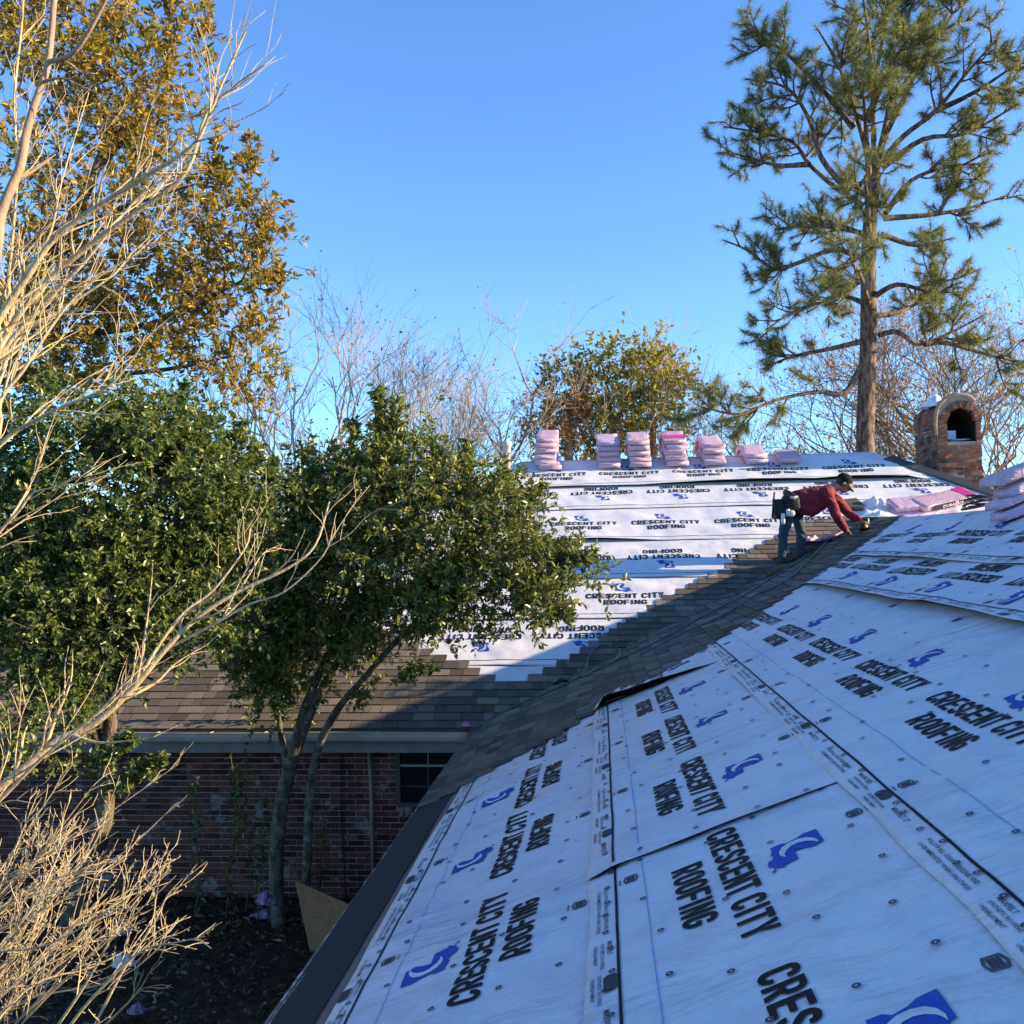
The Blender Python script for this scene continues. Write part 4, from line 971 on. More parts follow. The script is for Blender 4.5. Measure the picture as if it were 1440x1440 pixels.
# ================================================================== person
YP = 13.50
def P3(px, py, dy=0.0): return atY(px, py, YP + dy)
def person():
    bones = []                                            # (a, b, ra, rb, material)
    SH, JE, SK, GL, BO, HA = range(6)
    fr_ = roofp(1098, 797, .03); fl_ = roofp(1126, 788, .03)
    hipc = P3(1112, 706); hipR = P3(1110, 716, -.10); hipL = P3(1117, 712, .10)
    knR = P3(1101, 754, -.11); knL = P3(1127, 752, .12); anR = P3(1100, 787, -.12); anL = P3(1124, 782, .13)
    waist = P3(1122, 697); chest = P3(1146, 693); shc = P3(1163, 688); neck = P3(1175, 685)
    shR = P3(1163, 694, -.19); shL = P3(1166, 691, .19)
    elR = P3(1177, 727, -.22); haR = P3(1190, 746, -.14); elL = P3(1193, 722, .20); haL = P3(1211, 733, .06)
    fr_ = Vector((anR.x, anR.y, 0)); 
    zA = lambda p: max(ZE + TA * (p.x - XE), ZE + TB * (p.y - YE)) + .035
    def cap(a, b_, ra, rb, m): bones.append((Vector(a), Vector(b_), ra, rb, m))
    cap(hipc + Vector((0, -.09, 0)), hipc + Vector((0, .09, 0)), .125, .125, JE)
    cap(hipR, knR, .095, .068, JE); cap(hipL, knL, .095, .068, JE)
    cap(knR, anR, .066, .056, JE); cap(knL, anL, .066, .056, JE)
    for an in (anR, anL):
        g0 = zA(an) + .02; heel = Vector((an.x - .04, an.y, g0 + .03)); toe = Vector((an.x + .18, an.y + .015, zA(Vector((an.x + .18, an.y, 0))) + .05))
        cap(an, heel, .055, .052, BO); cap(heel, toe, .05, .042, BO)
    for dy in (-.08, .0, .08): cap(hipc + Vector((.05, dy, .0)), waist + Vector((0, dy, -.03)), .115, .11, SH); cap(waist + Vector((0, dy, -.03)), chest + Vector((0, dy * 1.1, -.04)), .11, .125, SH); cap(chest + Vector((0, dy, -.04)), shc + Vector((-.01, dy * 1.2, -.04)), .125, .10, SH)
    cap(shc + Vector((-.02, -.14, -.03)), shc + Vector((-.02, .14, -.03)), .08, .08, SH)
    cap(shc, neck, .065, .058, SK)
    cap(shR, elR, .085, .068, SH); cap(elR, haR.lerp(elR, .16), .066, .05, SH); cap(shL, elL, .085, .068, SH); cap(elL, haL.lerp(elL, .16), .066, .05, SH)
    # loose shirt hanging under the chest
    for dy in (-.10, 0, .10): cap(waist + Vector((-.01, dy, -.15)), chest + Vector((-.05, dy, -.24)), .10, .085, SH); cap(chest + Vector((-.05, dy, -.24)), shc + Vector((-.06, dy, -.15)), .085, .10, SH); cap(waist + Vector((0, dy, -.08)), chest + Vector((-.03, dy, -.12)), .11, .11, SH)
    # head: skull, jaw, nose, ear
    hd = P3(1186, 680); f_ = Vector((.80, 0, -.58)).normalized(); up = Vector((.58, 0, .80)).normalized(); sd = Vector((0, -1, 0))
    cap(hd - f_ * .025 + up * .02, hd + f_ * .03 + up * .015, .092, .085, HA); cap(hd + f_ * .045 - up * .01, hd + f_ * .055 - up * .075, .066, .045, SK)
    cap(hd + f_ * .098 - up * .005, hd + f_ * .118 - up * .03, .012, .016, SK); cap(hd + f_ * .092 - up * .062, hd + f_ * .096 - up * .064, .018, .018, SK)
    for s in (-1, 1): cap(hd + sd * s * .088 - f_ * .005 - up * .0, hd + sd * s * .09 - f_ * .012 - up * .03, .018, .014, SK)
    cap(neck, hd - up * .05, .058, .06, SK)
    # hands: palm, four fingers and thumb, curled towards the work
    for ha, el, s in ((haR, elR, 1), (haL, elL, -1)):
        d = (ha - el).normalized(); dn_ = Vector((0, 0, -1)); side = d.cross(dn_).normalized() * s; bend = (dn_ - d * dn_.dot(d)).normalized()
        cap(ha - d * .035, ha, .036, .03, GL); cap(ha, ha + d * .065, .034, .036, GL)
        for k, (o_, L) in enumerate(((-.030, .062), (-.010, .074), (.010, .070), (.030, .054))):
            k0 = ha + d * .075 + side * o_; k1 = k0 + (d * .8 + bend * .6) * L * .55; k2 = k1 + (d * .25 + bend) * L * .5
            cap(k0 - d * .02, k1, .0115, .0105, GL); cap(k1, k2, .0105, .009, GL)
        t0 = ha + d * .02 - side * .034; t1 = t0 + d * .03 - side * .025 + bend * .02; cap(t0, t1, .0145, .0125, GL); cap(t1, t1 + d * .03 + bend * .02 + side * .012, .0125, .010, GL)
    # one closed surface around all limbs
    b = MB()
    for a, e, ra, rb, m in bones:
        ax = e - a; L = max(ax.length, 1e-4); ax = ax / L; pts = []; rad = []
        for k in range(5): th_ = R(-90 + 90 * k / 4); pts.append(a + ax * ra * math.sin(th_)); rad.append(max(ra * math.cos(th_), .0008))
        for k in range(1, 4): pts.append(a + ax * L * k / 4); rad.append(ra + (rb - ra) * k / 4)
        for k in range(5): th_ = R(90 * k / 4); pts.append(e + ax * rb * math.sin(th_)); rad.append(max(rb * math.cos(th_), .0008))
        b.tube(pts, rad, 14)
    me = bpy.data.meshes.new('tmp'); me.from_pydata(b.v, [], b.f); me.update(); o = bpy.data.objects.new('tmp', me); C.objects.link(o)
    md = o.modifiers.new('r', 'REMESH'); md.mode = 'VOXEL'; md.voxel_size = .0085; sm = o.modifiers.new('s', 'SMOOTH'); sm.factor = .5; sm.iterations = 4
    bpy.context.view_layer.update(); ev = o.evaluated_get(bpy.context.evaluated_depsgraph_get()); m2 = bpy.data.meshes.new_from_object(ev)
    bpy.data.objects.remove(o)
    n = len(m2.vertices); co = np.empty(n * 3); m2.vertices.foreach_get('co', co); co = co.reshape(-1, 3)
    best = np.full(n, 9.0); idx = np.zeros(n, int)
    for a, e, ra, rb, m in bones:
        a_, e_ = np.array(a), np.array(e); ax = e_ - a_; l2 = max(ax @ ax, 1e-9); t_ = np.clip(((co - a_) @ ax) / l2, 0, 1)
        ds = np.linalg.norm(co - a_ - t_[:, None] * ax, axis=1) - (ra + (rb - ra) * t_); u = ds < best; best[u] = ds[u]; idx[u] = m
    # cloth folds
    fold = vnoise(co[:, 0] * 16 + co[:, 2] * 22, co[:, 1] * 9 + co[:, 2] * 7, 71) * .016 + vnoise(co[:, 0] * 40, co[:, 2] * 34 + co[:, 1] * 20, 72) * .006
    nr = np.empty(n * 3); m2.vertices.foreach_get('normal', nr) if hasattr(m2.vertices[0], 'normal') else None; nr = nr.reshape(-1, 3)
    co2 = co + nr * (fold * np.isin(idx, (SH, JE)))[:, None]; 
    # face: hair only at the back of the skull, skin in front
    hdn = np.array(hd); fn = np.array(f_); front = ((co - hdn) @ fn > .015) & (idx == HA); idx[front] = SK
    org = Vector((anR.x, YP, zA(anR))); m2.vertices.foreach_set('co', (co2 - np.array(org)).ravel())
    for nm, c_, rg in (('maroon_shirt', (0.17, 0.008, 0.02), .85), ('blue_denim', (0.035, 0.05, 0.07), .9), ('skin', (0.30, 0.15, 0.09), .55), ('work_glove', (0.22, 0.12, 0.05), .8), ('work_boot', (0.06, 0.04, 0.028), .8), ('dark_hair', (0.015, 0.012, 0.01), .7)):
        m2.materials.append(plain(nm, c_, rg, .3, 18, .25, 90))
    fi = np.empty(len(m2.loops), dtype=np.int32); m2.loops.foreach_get('vertex_index', fi); ls = np.empty(len(m2.polygons), dtype=np.int32); m2.polygons.foreach_get('loop_start', ls)
    m2.polygons.foreach_set('material_index', idx[fi[ls]].astype(np.int32)); m2.polygons.foreach_set('use_smooth', np.ones(len(m2.polygons), bool)); m2.update()
    body = bpy.data.objects.new('person', m2); C.objects.link(body); body.location = org
    tag(body, 'roofer in maroon shirt, jeans and cap bending over the valley shingles', 'person')
    # cap
    b = MB(); k = 14
    rings = [(.106, -.012), (.110, .012), (.104, .05), (.080, .088), (.045, .108), (.0, .114)]
    vv = []; ff = []
    for rr2, h in rings:
        for j in range(k): a = 2 * math.pi * j / k; vv.append(hd - f_ * .012 + up * (.03 + h) + (f_ * math.cos(a) * rr2 * 1.06 + sd * math.sin(a) * rr2 * .93))
    for i in range(len(rings) - 1):
        for j in range(k): ff.append((i * k + j, i * k + (j + 1) % k, (i + 1) * k + (j + 1) % k, (i + 1) * k + j))
    b.add(vv, ff); cp = b.build('cap', plain('black_cap_cloth', (0.010, 0.010, 0.011), .9, .3, 8, 0, 60, 0, .15), body, True)
    b = MB(); vv = []; 
    for lay_ in (0, -.008):
        for j in range(9):
            a = R(-62 + 124 * j / 8)
            vv.append(hd - f_ * .012 + up * (.026 + lay_) + (f_ * math.cos(a) * .104 + sd * math.sin(a) * .096)); vv.append(hd + up * (.006 + lay_ - .02 * math.cos(a)) + (f_ * (math.cos(a) * .10 + .085 * math.cos(a) ** .5) + sd * math.sin(a) * .092))
    ff = [(2 * j, 2 * j + 1, 2 * j + 3, 2 * j + 2) for j in range(8)] + [(18 + 2 * j, 18 + 2 * j + 2, 18 + 2 * j + 3, 18 + 2 * j + 1) for j in range(8)] + [(2 * j + 1, 18 + 2 * j + 1, 18 + 2 * j + 3, 2 * j + 3) for j in range(8)]
    b.add(vv, ff); b.build('brim', plain('khaki_brim', (0.20, 0.17, 0.10), .85), cp)
    # eyes
    for s in (-1, 1):
        b = MB(); e = hd + f_ * .092 + sd * s * .032 + up * .004; b.tube([e - f_ * .004, e + f_ * .008, e + f_ * .011], [.009, .008, .002], 8); b.build('eye', MT['glass'], body, True)
    # tool belt, pouches, hammer, tape
    bel = MB(); ax = (waist - hipc).normalized(); bc = hipc.lerp(waist, .35); u_ = ax.cross(Vector((0, 1, 0))).normalized(); pts = [bc + u_ * math.cos(a) * .155 + Vector((0, 1, 0)) * math.sin(a) * .225 for a in np.linspace(0, 2 * math.pi, 25)]
    lea = plain('black_leather', (0.009, 0.008, 0.008), .75, .3, 20, .3)
    bel.tube(pts, .03, 8); bt = bel.build('tool_belt', lea, body, True)
    def pouch(c_, w_, d_, h, m, nm, tilt=0.0):
        b_ = MB(); vv = []; 
        for zz2, k2 in ((0, .92), (-.3, 1.0), (-.75, .95), (-1, .70)):
            for sx_, sy_ in ((-.5, -.35), (-.35, -.5), (.35, -.5), (.5, -.35), (.5, .35), (.35, .5), (-.35, .5), (-.5, .35)): vv.append(c_ + Vector((sx_ * w_ * k2 + tilt * zz2 * h, sy_ * d_ * k2, zz2 * h)))
        ff = [(i * 8 + j, (i + 1) * 8 + j, (i + 1) * 8 + (j + 1) % 8, i * 8 + (j + 1) % 8) for i in range(3) for j in range(8)] + [tuple(range(8)), tuple(24 + j for j in reversed(range(8)))]
        b_.add(vv, ff); return b_.build(nm, m, bt, True)
    pouch(P3(1097, 702, -.19), .22, .10, .27, lea, 'pouch', -.1); pouch(P3(1112, 697, -.23), .20, .09, .22, lea, 'pouch', -.15); pouch(P3(1093, 706, .05), .12, .22, .24, lea, 'pouch')
    pouch(P3(1108, 716, -.26), .05, .05, .10, plain('white_rag', (0.68, 0.66, 0.68), .9), 'rag'); pouch(P3(1101, 722, -.25), .05, .05, .15, MT['whiteprint'], 'rag')
    b = MB(); a_, e_ = P3(1086, 729, -.20), P3(1089, 692, -.20); b.tube([a_, a_.lerp(e_, .5), e_], [.013, .014, .012], 8); b.build('hammer_handle', lea, bt, True)
    b = MB(); tp = P3(1113, 722, -.28); b.tube([tp + Vector((0, -.025, 0)), tp + Vector((0, -.02, 0)), tp + Vector((0, .02, 0)), tp + Vector((0, .025, 0))], [.03, .045, .045, .03], 12); b.build('tape_measure', plain('white_yellow_case', (0.62, 0.60, 0.50), .4), bt, True)
    b = MB(); tp = P3(1111, 699, -.28); b.tube([tp, tp + Vector((.05, 0, -.02)), tp + Vector((.10, 0, .01))], [.018, .022, .01], 7); b.build('rag', plain('tan_rag', (0.50, 0.40, 0.33), .9), bt, True)
    # nail gun in the forward hand
    g0 = haL + Vector((.05, -.01, -.06)); gun = thing('nail_gun', 'black and orange nail gun held in the roofer forward hand', 'nail gun', g0)
    gm = plain('black_tool_body', (0.02, 0.02, 0.022), .4); om = plain('tan_tool_grip', (0.35, 0.17, 0.05), .5)
    b = MB(); b.tube([g0 + Vector((.01, 0, .10)), g0 + Vector((.015, 0, .095)), g0 + Vector((.02, 0, .0)), g0 + Vector((.03, 0, -.06)), g0 + Vector((.03, 0, -.10))], [.03, .042, .04, .022, .014], 10); b.build('body', gm, gun, True)
    b = MB(); b.tube([g0 + Vector((.0, 0, .05)), g0 + Vector((-.08, 0, .045)), g0 + Vector((-.13, .01, .02))], [.02, .019, .022], 8); b.build('handle', om, gun, True)
    b = MB(); b.tube([g0 + Vector((-.03, -.05, -.03)), g0 + Vector((-.03, .05, -.03))], [.055, .055], 12); b.build('magazine', gm, gun, True)
person()
# things at the roofer's feet
def foam(px, py):
    p = roofp(px, py, .05); v = []; L, W, T = .30, .20, .11
    rows_ = []
    for i in range(7):
        a = i / 6; z = T * (.55 + .45 * math.sin(a * math.pi)); rows_.append([(-L / 2 + L * a, -W / 2, .0), (-L / 2 + L * a, -W / 2 + .02, z), (-L / 2 + L * a, W / 2 - .02, z * .9), (-L / 2 + L * a, W / 2, 0)])
    for q in rows_: v += [tuple(p + Vector((x + y * .2, y, z + TA * x - .03))) for x, y, z in q]
    f = [(i * 4 + j, (i + 1) * 4 + j, (i + 1) * 4 + (j + 1) % 4, i * 4 + (j + 1) % 4) for i in range(6) for j in range(4)] + [(3, 2, 1, 0), (24, 25, 26, 27)]
    tag(obj('foam_cushion', v, f, plain('olive_foam', (0.12, 0.09, 0.04), .9, .35, 15, .4), None, True), 'worn olive foam cushion lying behind the roofer boots', 'cushion')
foam(1093, 803)
p = roofp(1158, 760, .03); o = bundle(705, (0, 0, 0), 0, 'opened purple and pink shingle wrapper lying between the roofer boots and hands', None, flat=True, L=.62, W=.22)
o.matrix_world = Matrix.Translation(p) @ AXA.to_4x4() @ Matrix.Rotation(R(-52), 4, 'Z') @ Matrix.Scale(.55, 4, (0, 0, 1))
o['category'] = 'wrapper'; o.name = 'shingle_wrapper'; o.data.materials[0] = MT['purple']
crumple('plastic_wrapper', 'bright pink torn film beside the roofer knees', 'wrapper', roofp(1140, 761, .08), .16, .10, .10, MT['pink'], 55, 7)
p = onB(1196, 712, .03)
for k in range(5):
    v = [(-.16, -.15, 0), (.16, -.15, 0), (.16, .15, 0), (-.16, .15, 0), (-.16, -.15, .01), (.16, -.15, .01), (.16, .15, .01), (-.16, .15, .01)]
    me = bpy.data.meshes.new('loose_shingle'); me.from_pydata(v, [], TABF); me.materials.append(MT['shingle']); o = bpy.data.objects.new('loose_shingle', me); C.objects.link(o)
    o.matrix_world = Matrix.Translation(p + Vector((0, -.005 * k, .012 * k))) @ AXB.to_4x4() @ Matrix.Rotation(.1 * k - .2, 4, 'Z')
    tag(o, ['bottom', 'second lowest', 'middle', 'second from top', 'topmost'][k] + ' loose grey shingle in the little pile beyond the roofer hands', 'shingle', 'loose shingles beside the roofer')
# ================================================================== vegetation
class Segs:
    def __init__(s): s.a = []; s.b = []; s.r = []; s.q = []
    def path(s, pts, r0, r1):
        n = len(pts) - 1
        for i in range(n): s.a.append(tuple(pts[i])); s.b.append(tuple(pts[i + 1])); s.r.append(r0 + (r1 - r0) * i / n); s.q.append(r0 + (r1 - r0) * (i + 1) / n)
    def build(s, name, m, parent, n=4, rough=0.0):
        A, B = np.array(s.a), np.array(s.b); r0, r1 = np.array(s.r)[:, None], np.array(s.q)[:, None]
        D = B - A; L = np.linalg.norm(D, axis=1, keepdims=True) + 1e-9; D = D / L; B = B + D * np.minimum(r1 * .5, L * .1)
        U = np.cross(D, np.where(np.abs(D[:, 2:3]) < .9, np.array([[0, 0, 1.0]]), np.array([[1.0, 0, 0]]))); U /= np.linalg.norm(U, axis=1, keepdims=True) + 1e-9; W = np.cross(D, U); k = len(A); v = []
        for P, r_ in ((A, r0), (B, r1)):
            for j in range(n):
                a = 2 * math.pi * j / n; v.append(P + (U * math.cos(a) + W * math.sin(a)) * r_)
        v = np.stack(v, axis=1).reshape(-1, 3); base = np.arange(k)[:, None] * 2 * n
        f = np.concatenate([base + np.array([[j, (j + 1) % n, n + (j + 1) % n, n + j]]) for j in range(n)])
        return fast_obj(name, v, f, m, parent, True)
def wob(a, b_, k, amp, r, sag=0.0):
    a, b_ = Vector(a), Vector(b_); L = (b_ - a).length; o_ = [a]; off = Vector((0, 0, 0))
    for i in range(1, k):
        off += Vector((r.gauss(0, 1), r.gauss(0, 1), r.gauss(0, 1))) * amp * L / k; t_ = i / k
        o_.append(a.lerp(b_, t_) + off * (1 - t_ * .6) + Vector((0, 0, sag * L * math.sin(t_ * math.pi))))
    return o_ + [b_]
def bark(name, c, sc=14.0, dark=.5, bump=.7, lich=None):
    t = NT(name); f = t.noise(sc, 5, sc=(1, 1, .35), rough=.7); cc = t.mix(t.ramp(f, [(.42, (0, 0, 0)), (.60, (1, 1, 1))]), tuple(x * dark for x in c), c)
    if lich: cc = t.mix(t.ramp(t.noise(9, 5, rough=.8), [(.52, (0, 0, 0)), (.62, (1, 1, 1))]), cc, lich)
    t.col(cc); t.rough(.9, .2); t.bump(t.noise(sc * 3, 4, sc=(1, 1, .4)), bump, .02); return t.m
MT['bark_holly'] = bark('holly_bark', (0.16, 0.125, 0.085), 12, .45, .6, (0.24, 0.22, 0.17))
MT['bark_pine'] = bark('pine_bark', (0.24, 0.165, 0.12), 9, .22, 1.0)
MT['bark_bare'] = bark('pale_smooth_bark', (0.58, 0.43, 0.24), 20, .70, .3, (0.55, 0.49, 0.32))
MT['bark_pink'] = bark('pinkish_smooth_bark', (0.47, 0.30, 0.19), 14, .75, .3)
MT['bark_far'] = bark('far_bark', (0.34, 0.26, 0.20), 6, .65, .4)
MT['twig_far'] = bark('hazed_far_twigs', (0.44, 0.36, 0.31), 3, .8, .2)  # twig colour lightened and greyed to paint in distance haze
MT['leaf_holly'] = leafmat('holly_leaf', [(0, (0.035, 0.066, 0.016)), (.45, (0.078, 0.125, 0.026)), (.8, (0.15, 0.19, 0.042)), (1, (0.27, 0.27, 0.075))], .36, .26, (1.5, 1.6, .5), .55)
MT['leaf_cam'] = leafmat('camellia_leaf', [(0, (0.05, 0.078, 0.018)), (.45, (0.115, 0.15, 0.03)), (.8, (0.21, 0.235, 0.05)), (1, (0.36, 0.32, 0.10))], .36, .28, (1.6, 1.5, .5), .55)
MT['leaf_gold'] = leafmat('gold_leaf', [(0, (0.08, 0.095, 0.028)), (.35, (0.19, 0.19, 0.045)), (.65, (0.36, 0.29, 0.065)), (.88, (0.52, 0.37, 0.075)), (1, (0.42, 0.22, 0.065))], .38, .42, (1.6, 1.3, .4), .45)
MT['leaf_far'] = leafmat('far_green_leaf', [(0, (0.12, 0.14, 0.035)), (.5, (0.23, 0.23, 0.055)), (1, (0.38, 0.32, 0.09))], .6, .4)
MT['leaf_rust'] = leafmat('rust_leaf', [(0, (0.26, 0.14, 0.045)), (.5, (0.42, 0.25, 0.075)), (1, (0.52, 0.37, 0.14))], .6, .4, (1.4, 1.1, .5))
MT['leaf_brown'] = leafmat('dry_brown_leaf', [(0, (0.14, 0.09, 0.06)), (.6, (0.24, 0.16, 0.10)), (1, (0.33, 0.24, 0.15))], .7, .25, (1.2, 1.1, .8))
MT['needle'] = leafmat('pine_needle', [(0, (0.06, 0.08, 0.03)), (.4, (0.14, 0.165, 0.052)), (.8, (0.24, 0.25, 0.08)), (1, (0.34, 0.31, 0.13))], .45, .3, (1.3, 1.3, .6))
def ell(px, py, rx, ry, Y, depth=None):
    c = atY(px, py, Y); k = Y / F
    return (np.array(c), np.array([rx * k, (depth if depth is not None else (rx + ry) * .5 * k), ry * k]))
def leafy(name, label, cat, base, ells, n_tw, lpt, L, wr, mleaf, mbark, seed, trunk, limbs=40, tw=.20, upb=.25, group=None, shell=.45, spires=(), lvar=.35, tips=False, fork=.75, limb_r=.03, clump=16, csig=.12):
    r = np.random.default_rng(seed); q = random.Random(seed); T = thing(name, label, cat, base, group)
    vol = np.array([e[1].prod() ** .72 for e in ells]); pick = r.choice(len(ells), n_tw, p=vol / vol.sum())
    Cc = np.array([ells[i][0] for i in pick]); Rr = np.array([ells[i][1] for i in pick])
    d = r.normal(size=(n_tw, 3)); d /= np.linalg.norm(d, axis=1, keepdims=True); rad = shell + (1 - shell) * r.random((n_tw, 1)) ** .55
    rad *= 1 + r.normal(0, .11, (n_tw, 1))
    P = Cc + d * rad * Rr
    nc = max(8, n_tw // clump); cen = P[:nc]; own = r.integers(0, nc, n_tw); mixv = (r.random((n_tw, 1)) < .72)
    P = np.where(mixv, cen[own] + r.normal(0, csig, (n_tw, 3)), P); d = np.where(mixv, d[own] + r.normal(0, .3, (n_tw, 3)), d); dr = d / Rr; dr /= np.linalg.norm(dr, axis=1, keepdims=True)
    D = dr * .8 + r.normal(0, .45, (n_tw, 3)); D[:, 2] += upb; D /= np.linalg.norm(D, axis=1, keepdims=True)
    ln = tw * r.uniform(.6, 1.5, n_tw); E = P + D * ln[:, None]
    for (pa, pb, cnt) in spires:                             # upright shoots
        a_, b_ = np.array(pa), np.array(pb); tt = r.random((cnt, 1)); sp = a_ + (b_ - a_) * tt + r.normal(0, .045, (cnt, 3)) * (1.1 - tt * .8)
        dd = r.normal(0, .55, (cnt, 3)); dd[:, 2] += 1.1; dd /= np.linalg.norm(dd, axis=1, keepdims=True)
        P = np.concatenate([P, sp]); D = np.concatenate([D, dd]); l2 = tw * r.uniform(.4, .8, cnt); ln = np.concatenate([ln, l2]); E = np.concatenate([E, sp + dd * l2[:, None]])
    N = len(P); rep = np.repeat(np.arange(N), lpt); t_ = r.random(len(rep)) if not tips else 1 - r.random(len(rep)) ** 1.6 * .55
    base_p = P[rep] + D[rep] * (ln[rep] * (.1 + .95 * t_))[:, None]
    pr = r.normal(size=(len(rep), 3)); pr -= D[rep] * np.sum(pr * D[rep], axis=1, keepdims=True); pr /= np.linalg.norm(pr, axis=1, keepdims=True) + 1e-9
    ld = D[rep] * (.55 if not tips else .8) + pr * .85; ll = L * r.uniform(1 - lvar, 1 + lvar, len(rep))
    v, f = leaf_arrays(base_p, ld, ll, ll * wr * r.uniform(.8, 1.2, len(rep)), r, .7)
    S_ = Segs(); S2 = Segs(); fork_pts = []
    for pts, r0, r1 in trunk:
        pts = catmull(pts, 5); S_.path(pts, r0, r1); fork_pts += [(Vector(p), r0 + (r1 - r0) * i / len(pts)) for i, p in enumerate(pts) if i > len(pts) * fork]
    ends = r.choice(N, min(limbs, N), replace=False); nodes = list(fork_pts)
    ends = sorted(ends, key=lambda i: min((Vector(P[i]) - p).length for p, _ in fork_pts))
    for i in ends:
        tgt = Vector(P[i]); p, pr_ = min(nodes, key=lambda n_: (tgt - n_[0]).length + (.0 if n_[1] > .012 else .25)); Ld = (tgt - p).length
        r0 = min(pr_ * .7, limb_r * (.35 + Ld)); pts = wob(p, tgt, 5, .22, q, .05); S_.path(pts, max(r0, .006), .004); nodes += [(Vector(x), max(r0, .006) * (1 - .8 * k / 5)) for k, x in enumerate(pts)][2:5]
    for a_, b_ in zip(P, E): S2.a.append(tuple(a_)); S2.b.append(tuple(b_)); S2.r.append(.0035); S2.q.append(.0018)
    S_.build('trunk', mbark, T, 8); S2.build('twigs', mbark, T, 3)['kind'] = 'stuff'
    fast_obj('crown', v, f, mleaf, T); return T
# -- camellia-like tree with leaning stems in the courtyard
b0 = atZ(392, 1300, 0.0)
def pp(L): return [atY(x, y, Y) for x, y, Y in L]
tr = [([b0] + pp([(388, 1210, 10.05), (396, 1130, 9.9), (408, 1078, 9.75)]), .085, .075),
      (pp([(408, 1078, 9.75), (428, 1000, 9.6), (462, 920, 9.5), (505, 852, 9.35), (560, 790, 9.2)]), .06, .022),
      (pp([(404, 1085, 9.78), (392, 1000, 9.7), (398, 920, 9.6), (410, 840, 9.5)]), .04, .018),
      (pp([(410, 1075, 9.76), (445, 985, 9.55), (492, 905, 9.4), (540, 850, 9.2), (610, 800, 9.0)]), .05, .02),
      ([atZ(430, 1296, 0.0)] + pp([(432, 1200, 10.0), (440, 1080, 9.8), (470, 1005, 9.6), (520, 945, 9.4), (572, 888, 9.15), (640, 850, 9.0), (720, 815, 8.85)]), .055, .018),
      (pp([(500, 900, 9.4), (520, 780, 9.2), (540, 660, 9.1), (541, 580, 9.1)]), .025, .008)]
E1 = [ell(600, 745, 130, 95, 9.0), ell(715, 800, 95, 75, 8.8), ell(500, 730, 105, 95, 9.2), ell(470, 820, 95, 75, 9.4), ell(560, 655, 62, 60, 9.1), ell(640, 845, 110, 42, 8.9), ell(775, 810, 55, 55, 8.75), ell(420, 790, 65, 80, 9.3), ell(398, 870, 50, 60, 9.5), ell(690, 715, 65, 45, 8.95), ell(545, 870, 70, 35, 9.2), ell(455, 700, 60, 60, 9.2), ell(375, 930, 40, 40, 9.6), ell(415, 930, 35, 45, 9.55), ell(450, 900, 45, 40, 9.4), ell(350, 890, 36, 45, 9.6), ell(490, 880, 60, 40, 9.3), ell(570, 875, 60, 32, 9.2), ell(385, 985, 22, 45, 9.7)]
sp = [(atY(541, 670, 9.1), atY(534, 555, 9.1), 95), (atY(560, 660, 9.1), atY(556, 565, 9.1), 50), (atY(654, 720, 9.0), atY(656, 630, 9.0), 60), (atY(500, 680, 9.1), atY(497, 600, 9.1), 40), (atY(615, 700, 9.0), atY(612, 640, 9.0), 35), (atY(770, 800, 8.75), atY(838, 792, 8.7), 60), (atY(720, 740, 8.9), atY(770, 690, 8.8), 35), (atY(430, 700, 9.2), atY(428, 640, 9.2), 30), (atY(750, 850, 8.8), atY(800, 880, 8.7), 40), (atY(390, 1010, 9.7), atY(388, 930, 9.6), 30), (atY(600, 945, 9.2), atY(560, 960, 9.25), 24), (atY(490, 1000, 9.5), atY(540, 960, 9.4), 22)]
leafy('evergreen_tree', 'glossy evergreen tree with several leaning stems and upright shoots in the courtyard', 'tree', b0, E1, 4900, 10, .060, .46, MT['leaf_cam'], MT['bark_holly'], 501, tr, 90, .17, .3, spires=sp, shell=.35)
# -- big dark holly at the left
b0 = Vector((-5.3, 8.6, 0.0))
tr = [([b0] + pp([(140, 1180, 8.5), (150, 1080, 8.3), (160, 960, 8.1), (180, 800, 8.0), (200, 680, 8.0)]), .10, .03), (pp([(150, 1080, 8.3), (110, 960, 8.0), (70, 820, 7.8), (60, 700, 7.8)]), .06, .02), (pp([(158, 980, 8.1), (230, 860, 8.1), (300, 760, 8.2)]), .05, .02)]
E2 = [ell(190, 690, 165, 115, 8.0, 1.0), ell(80, 630, 110, 80, 7.8), ell(305, 690, 75, 110, 8.3), ell(150, 820, 150, 90, 7.9, .9), ell(295, 820, 80, 75, 8.2), ell(50, 860, 90, 110, 7.6), ell(230, 615, 110, 50, 8.1), ell(40, 1000, 75, 70, 7.5), ell(10, 760, 80, 120, 7.6), ell(120, 920, 90, 50, 7.8), ell(340, 760, 45, 60, 8.3), ell(270, 890, 60, 35, 8.0)]
sp = [(atY(150, 1120, 7.0), atY(235, 1075, 6.9), 60), (atY(130, 1090, 7.0), atY(190, 1040, 6.9), 50), (atY(250, 600, 8.1), atY(262, 545, 8.1), 30), (atY(330, 640, 8.3), atY(345, 600, 8.3), 25), (atY(380, 720, 8.3), atY(386, 655, 8.3), 25), (atY(60, 560, 7.8), atY(66, 530, 7.8), 25), (atY(290, 900, 7.9), atY(325, 915, 7.8), 26)]
leafy('holly_tree', 'dense dark green holly tree filling the courtyard beside the bare shrub', 'tree', b0, E2, 6800, 10, .052, .52, MT['leaf_holly'], MT['bark_holly'], 502, tr, 100, .15, .2, spires=sp, shell=.35)
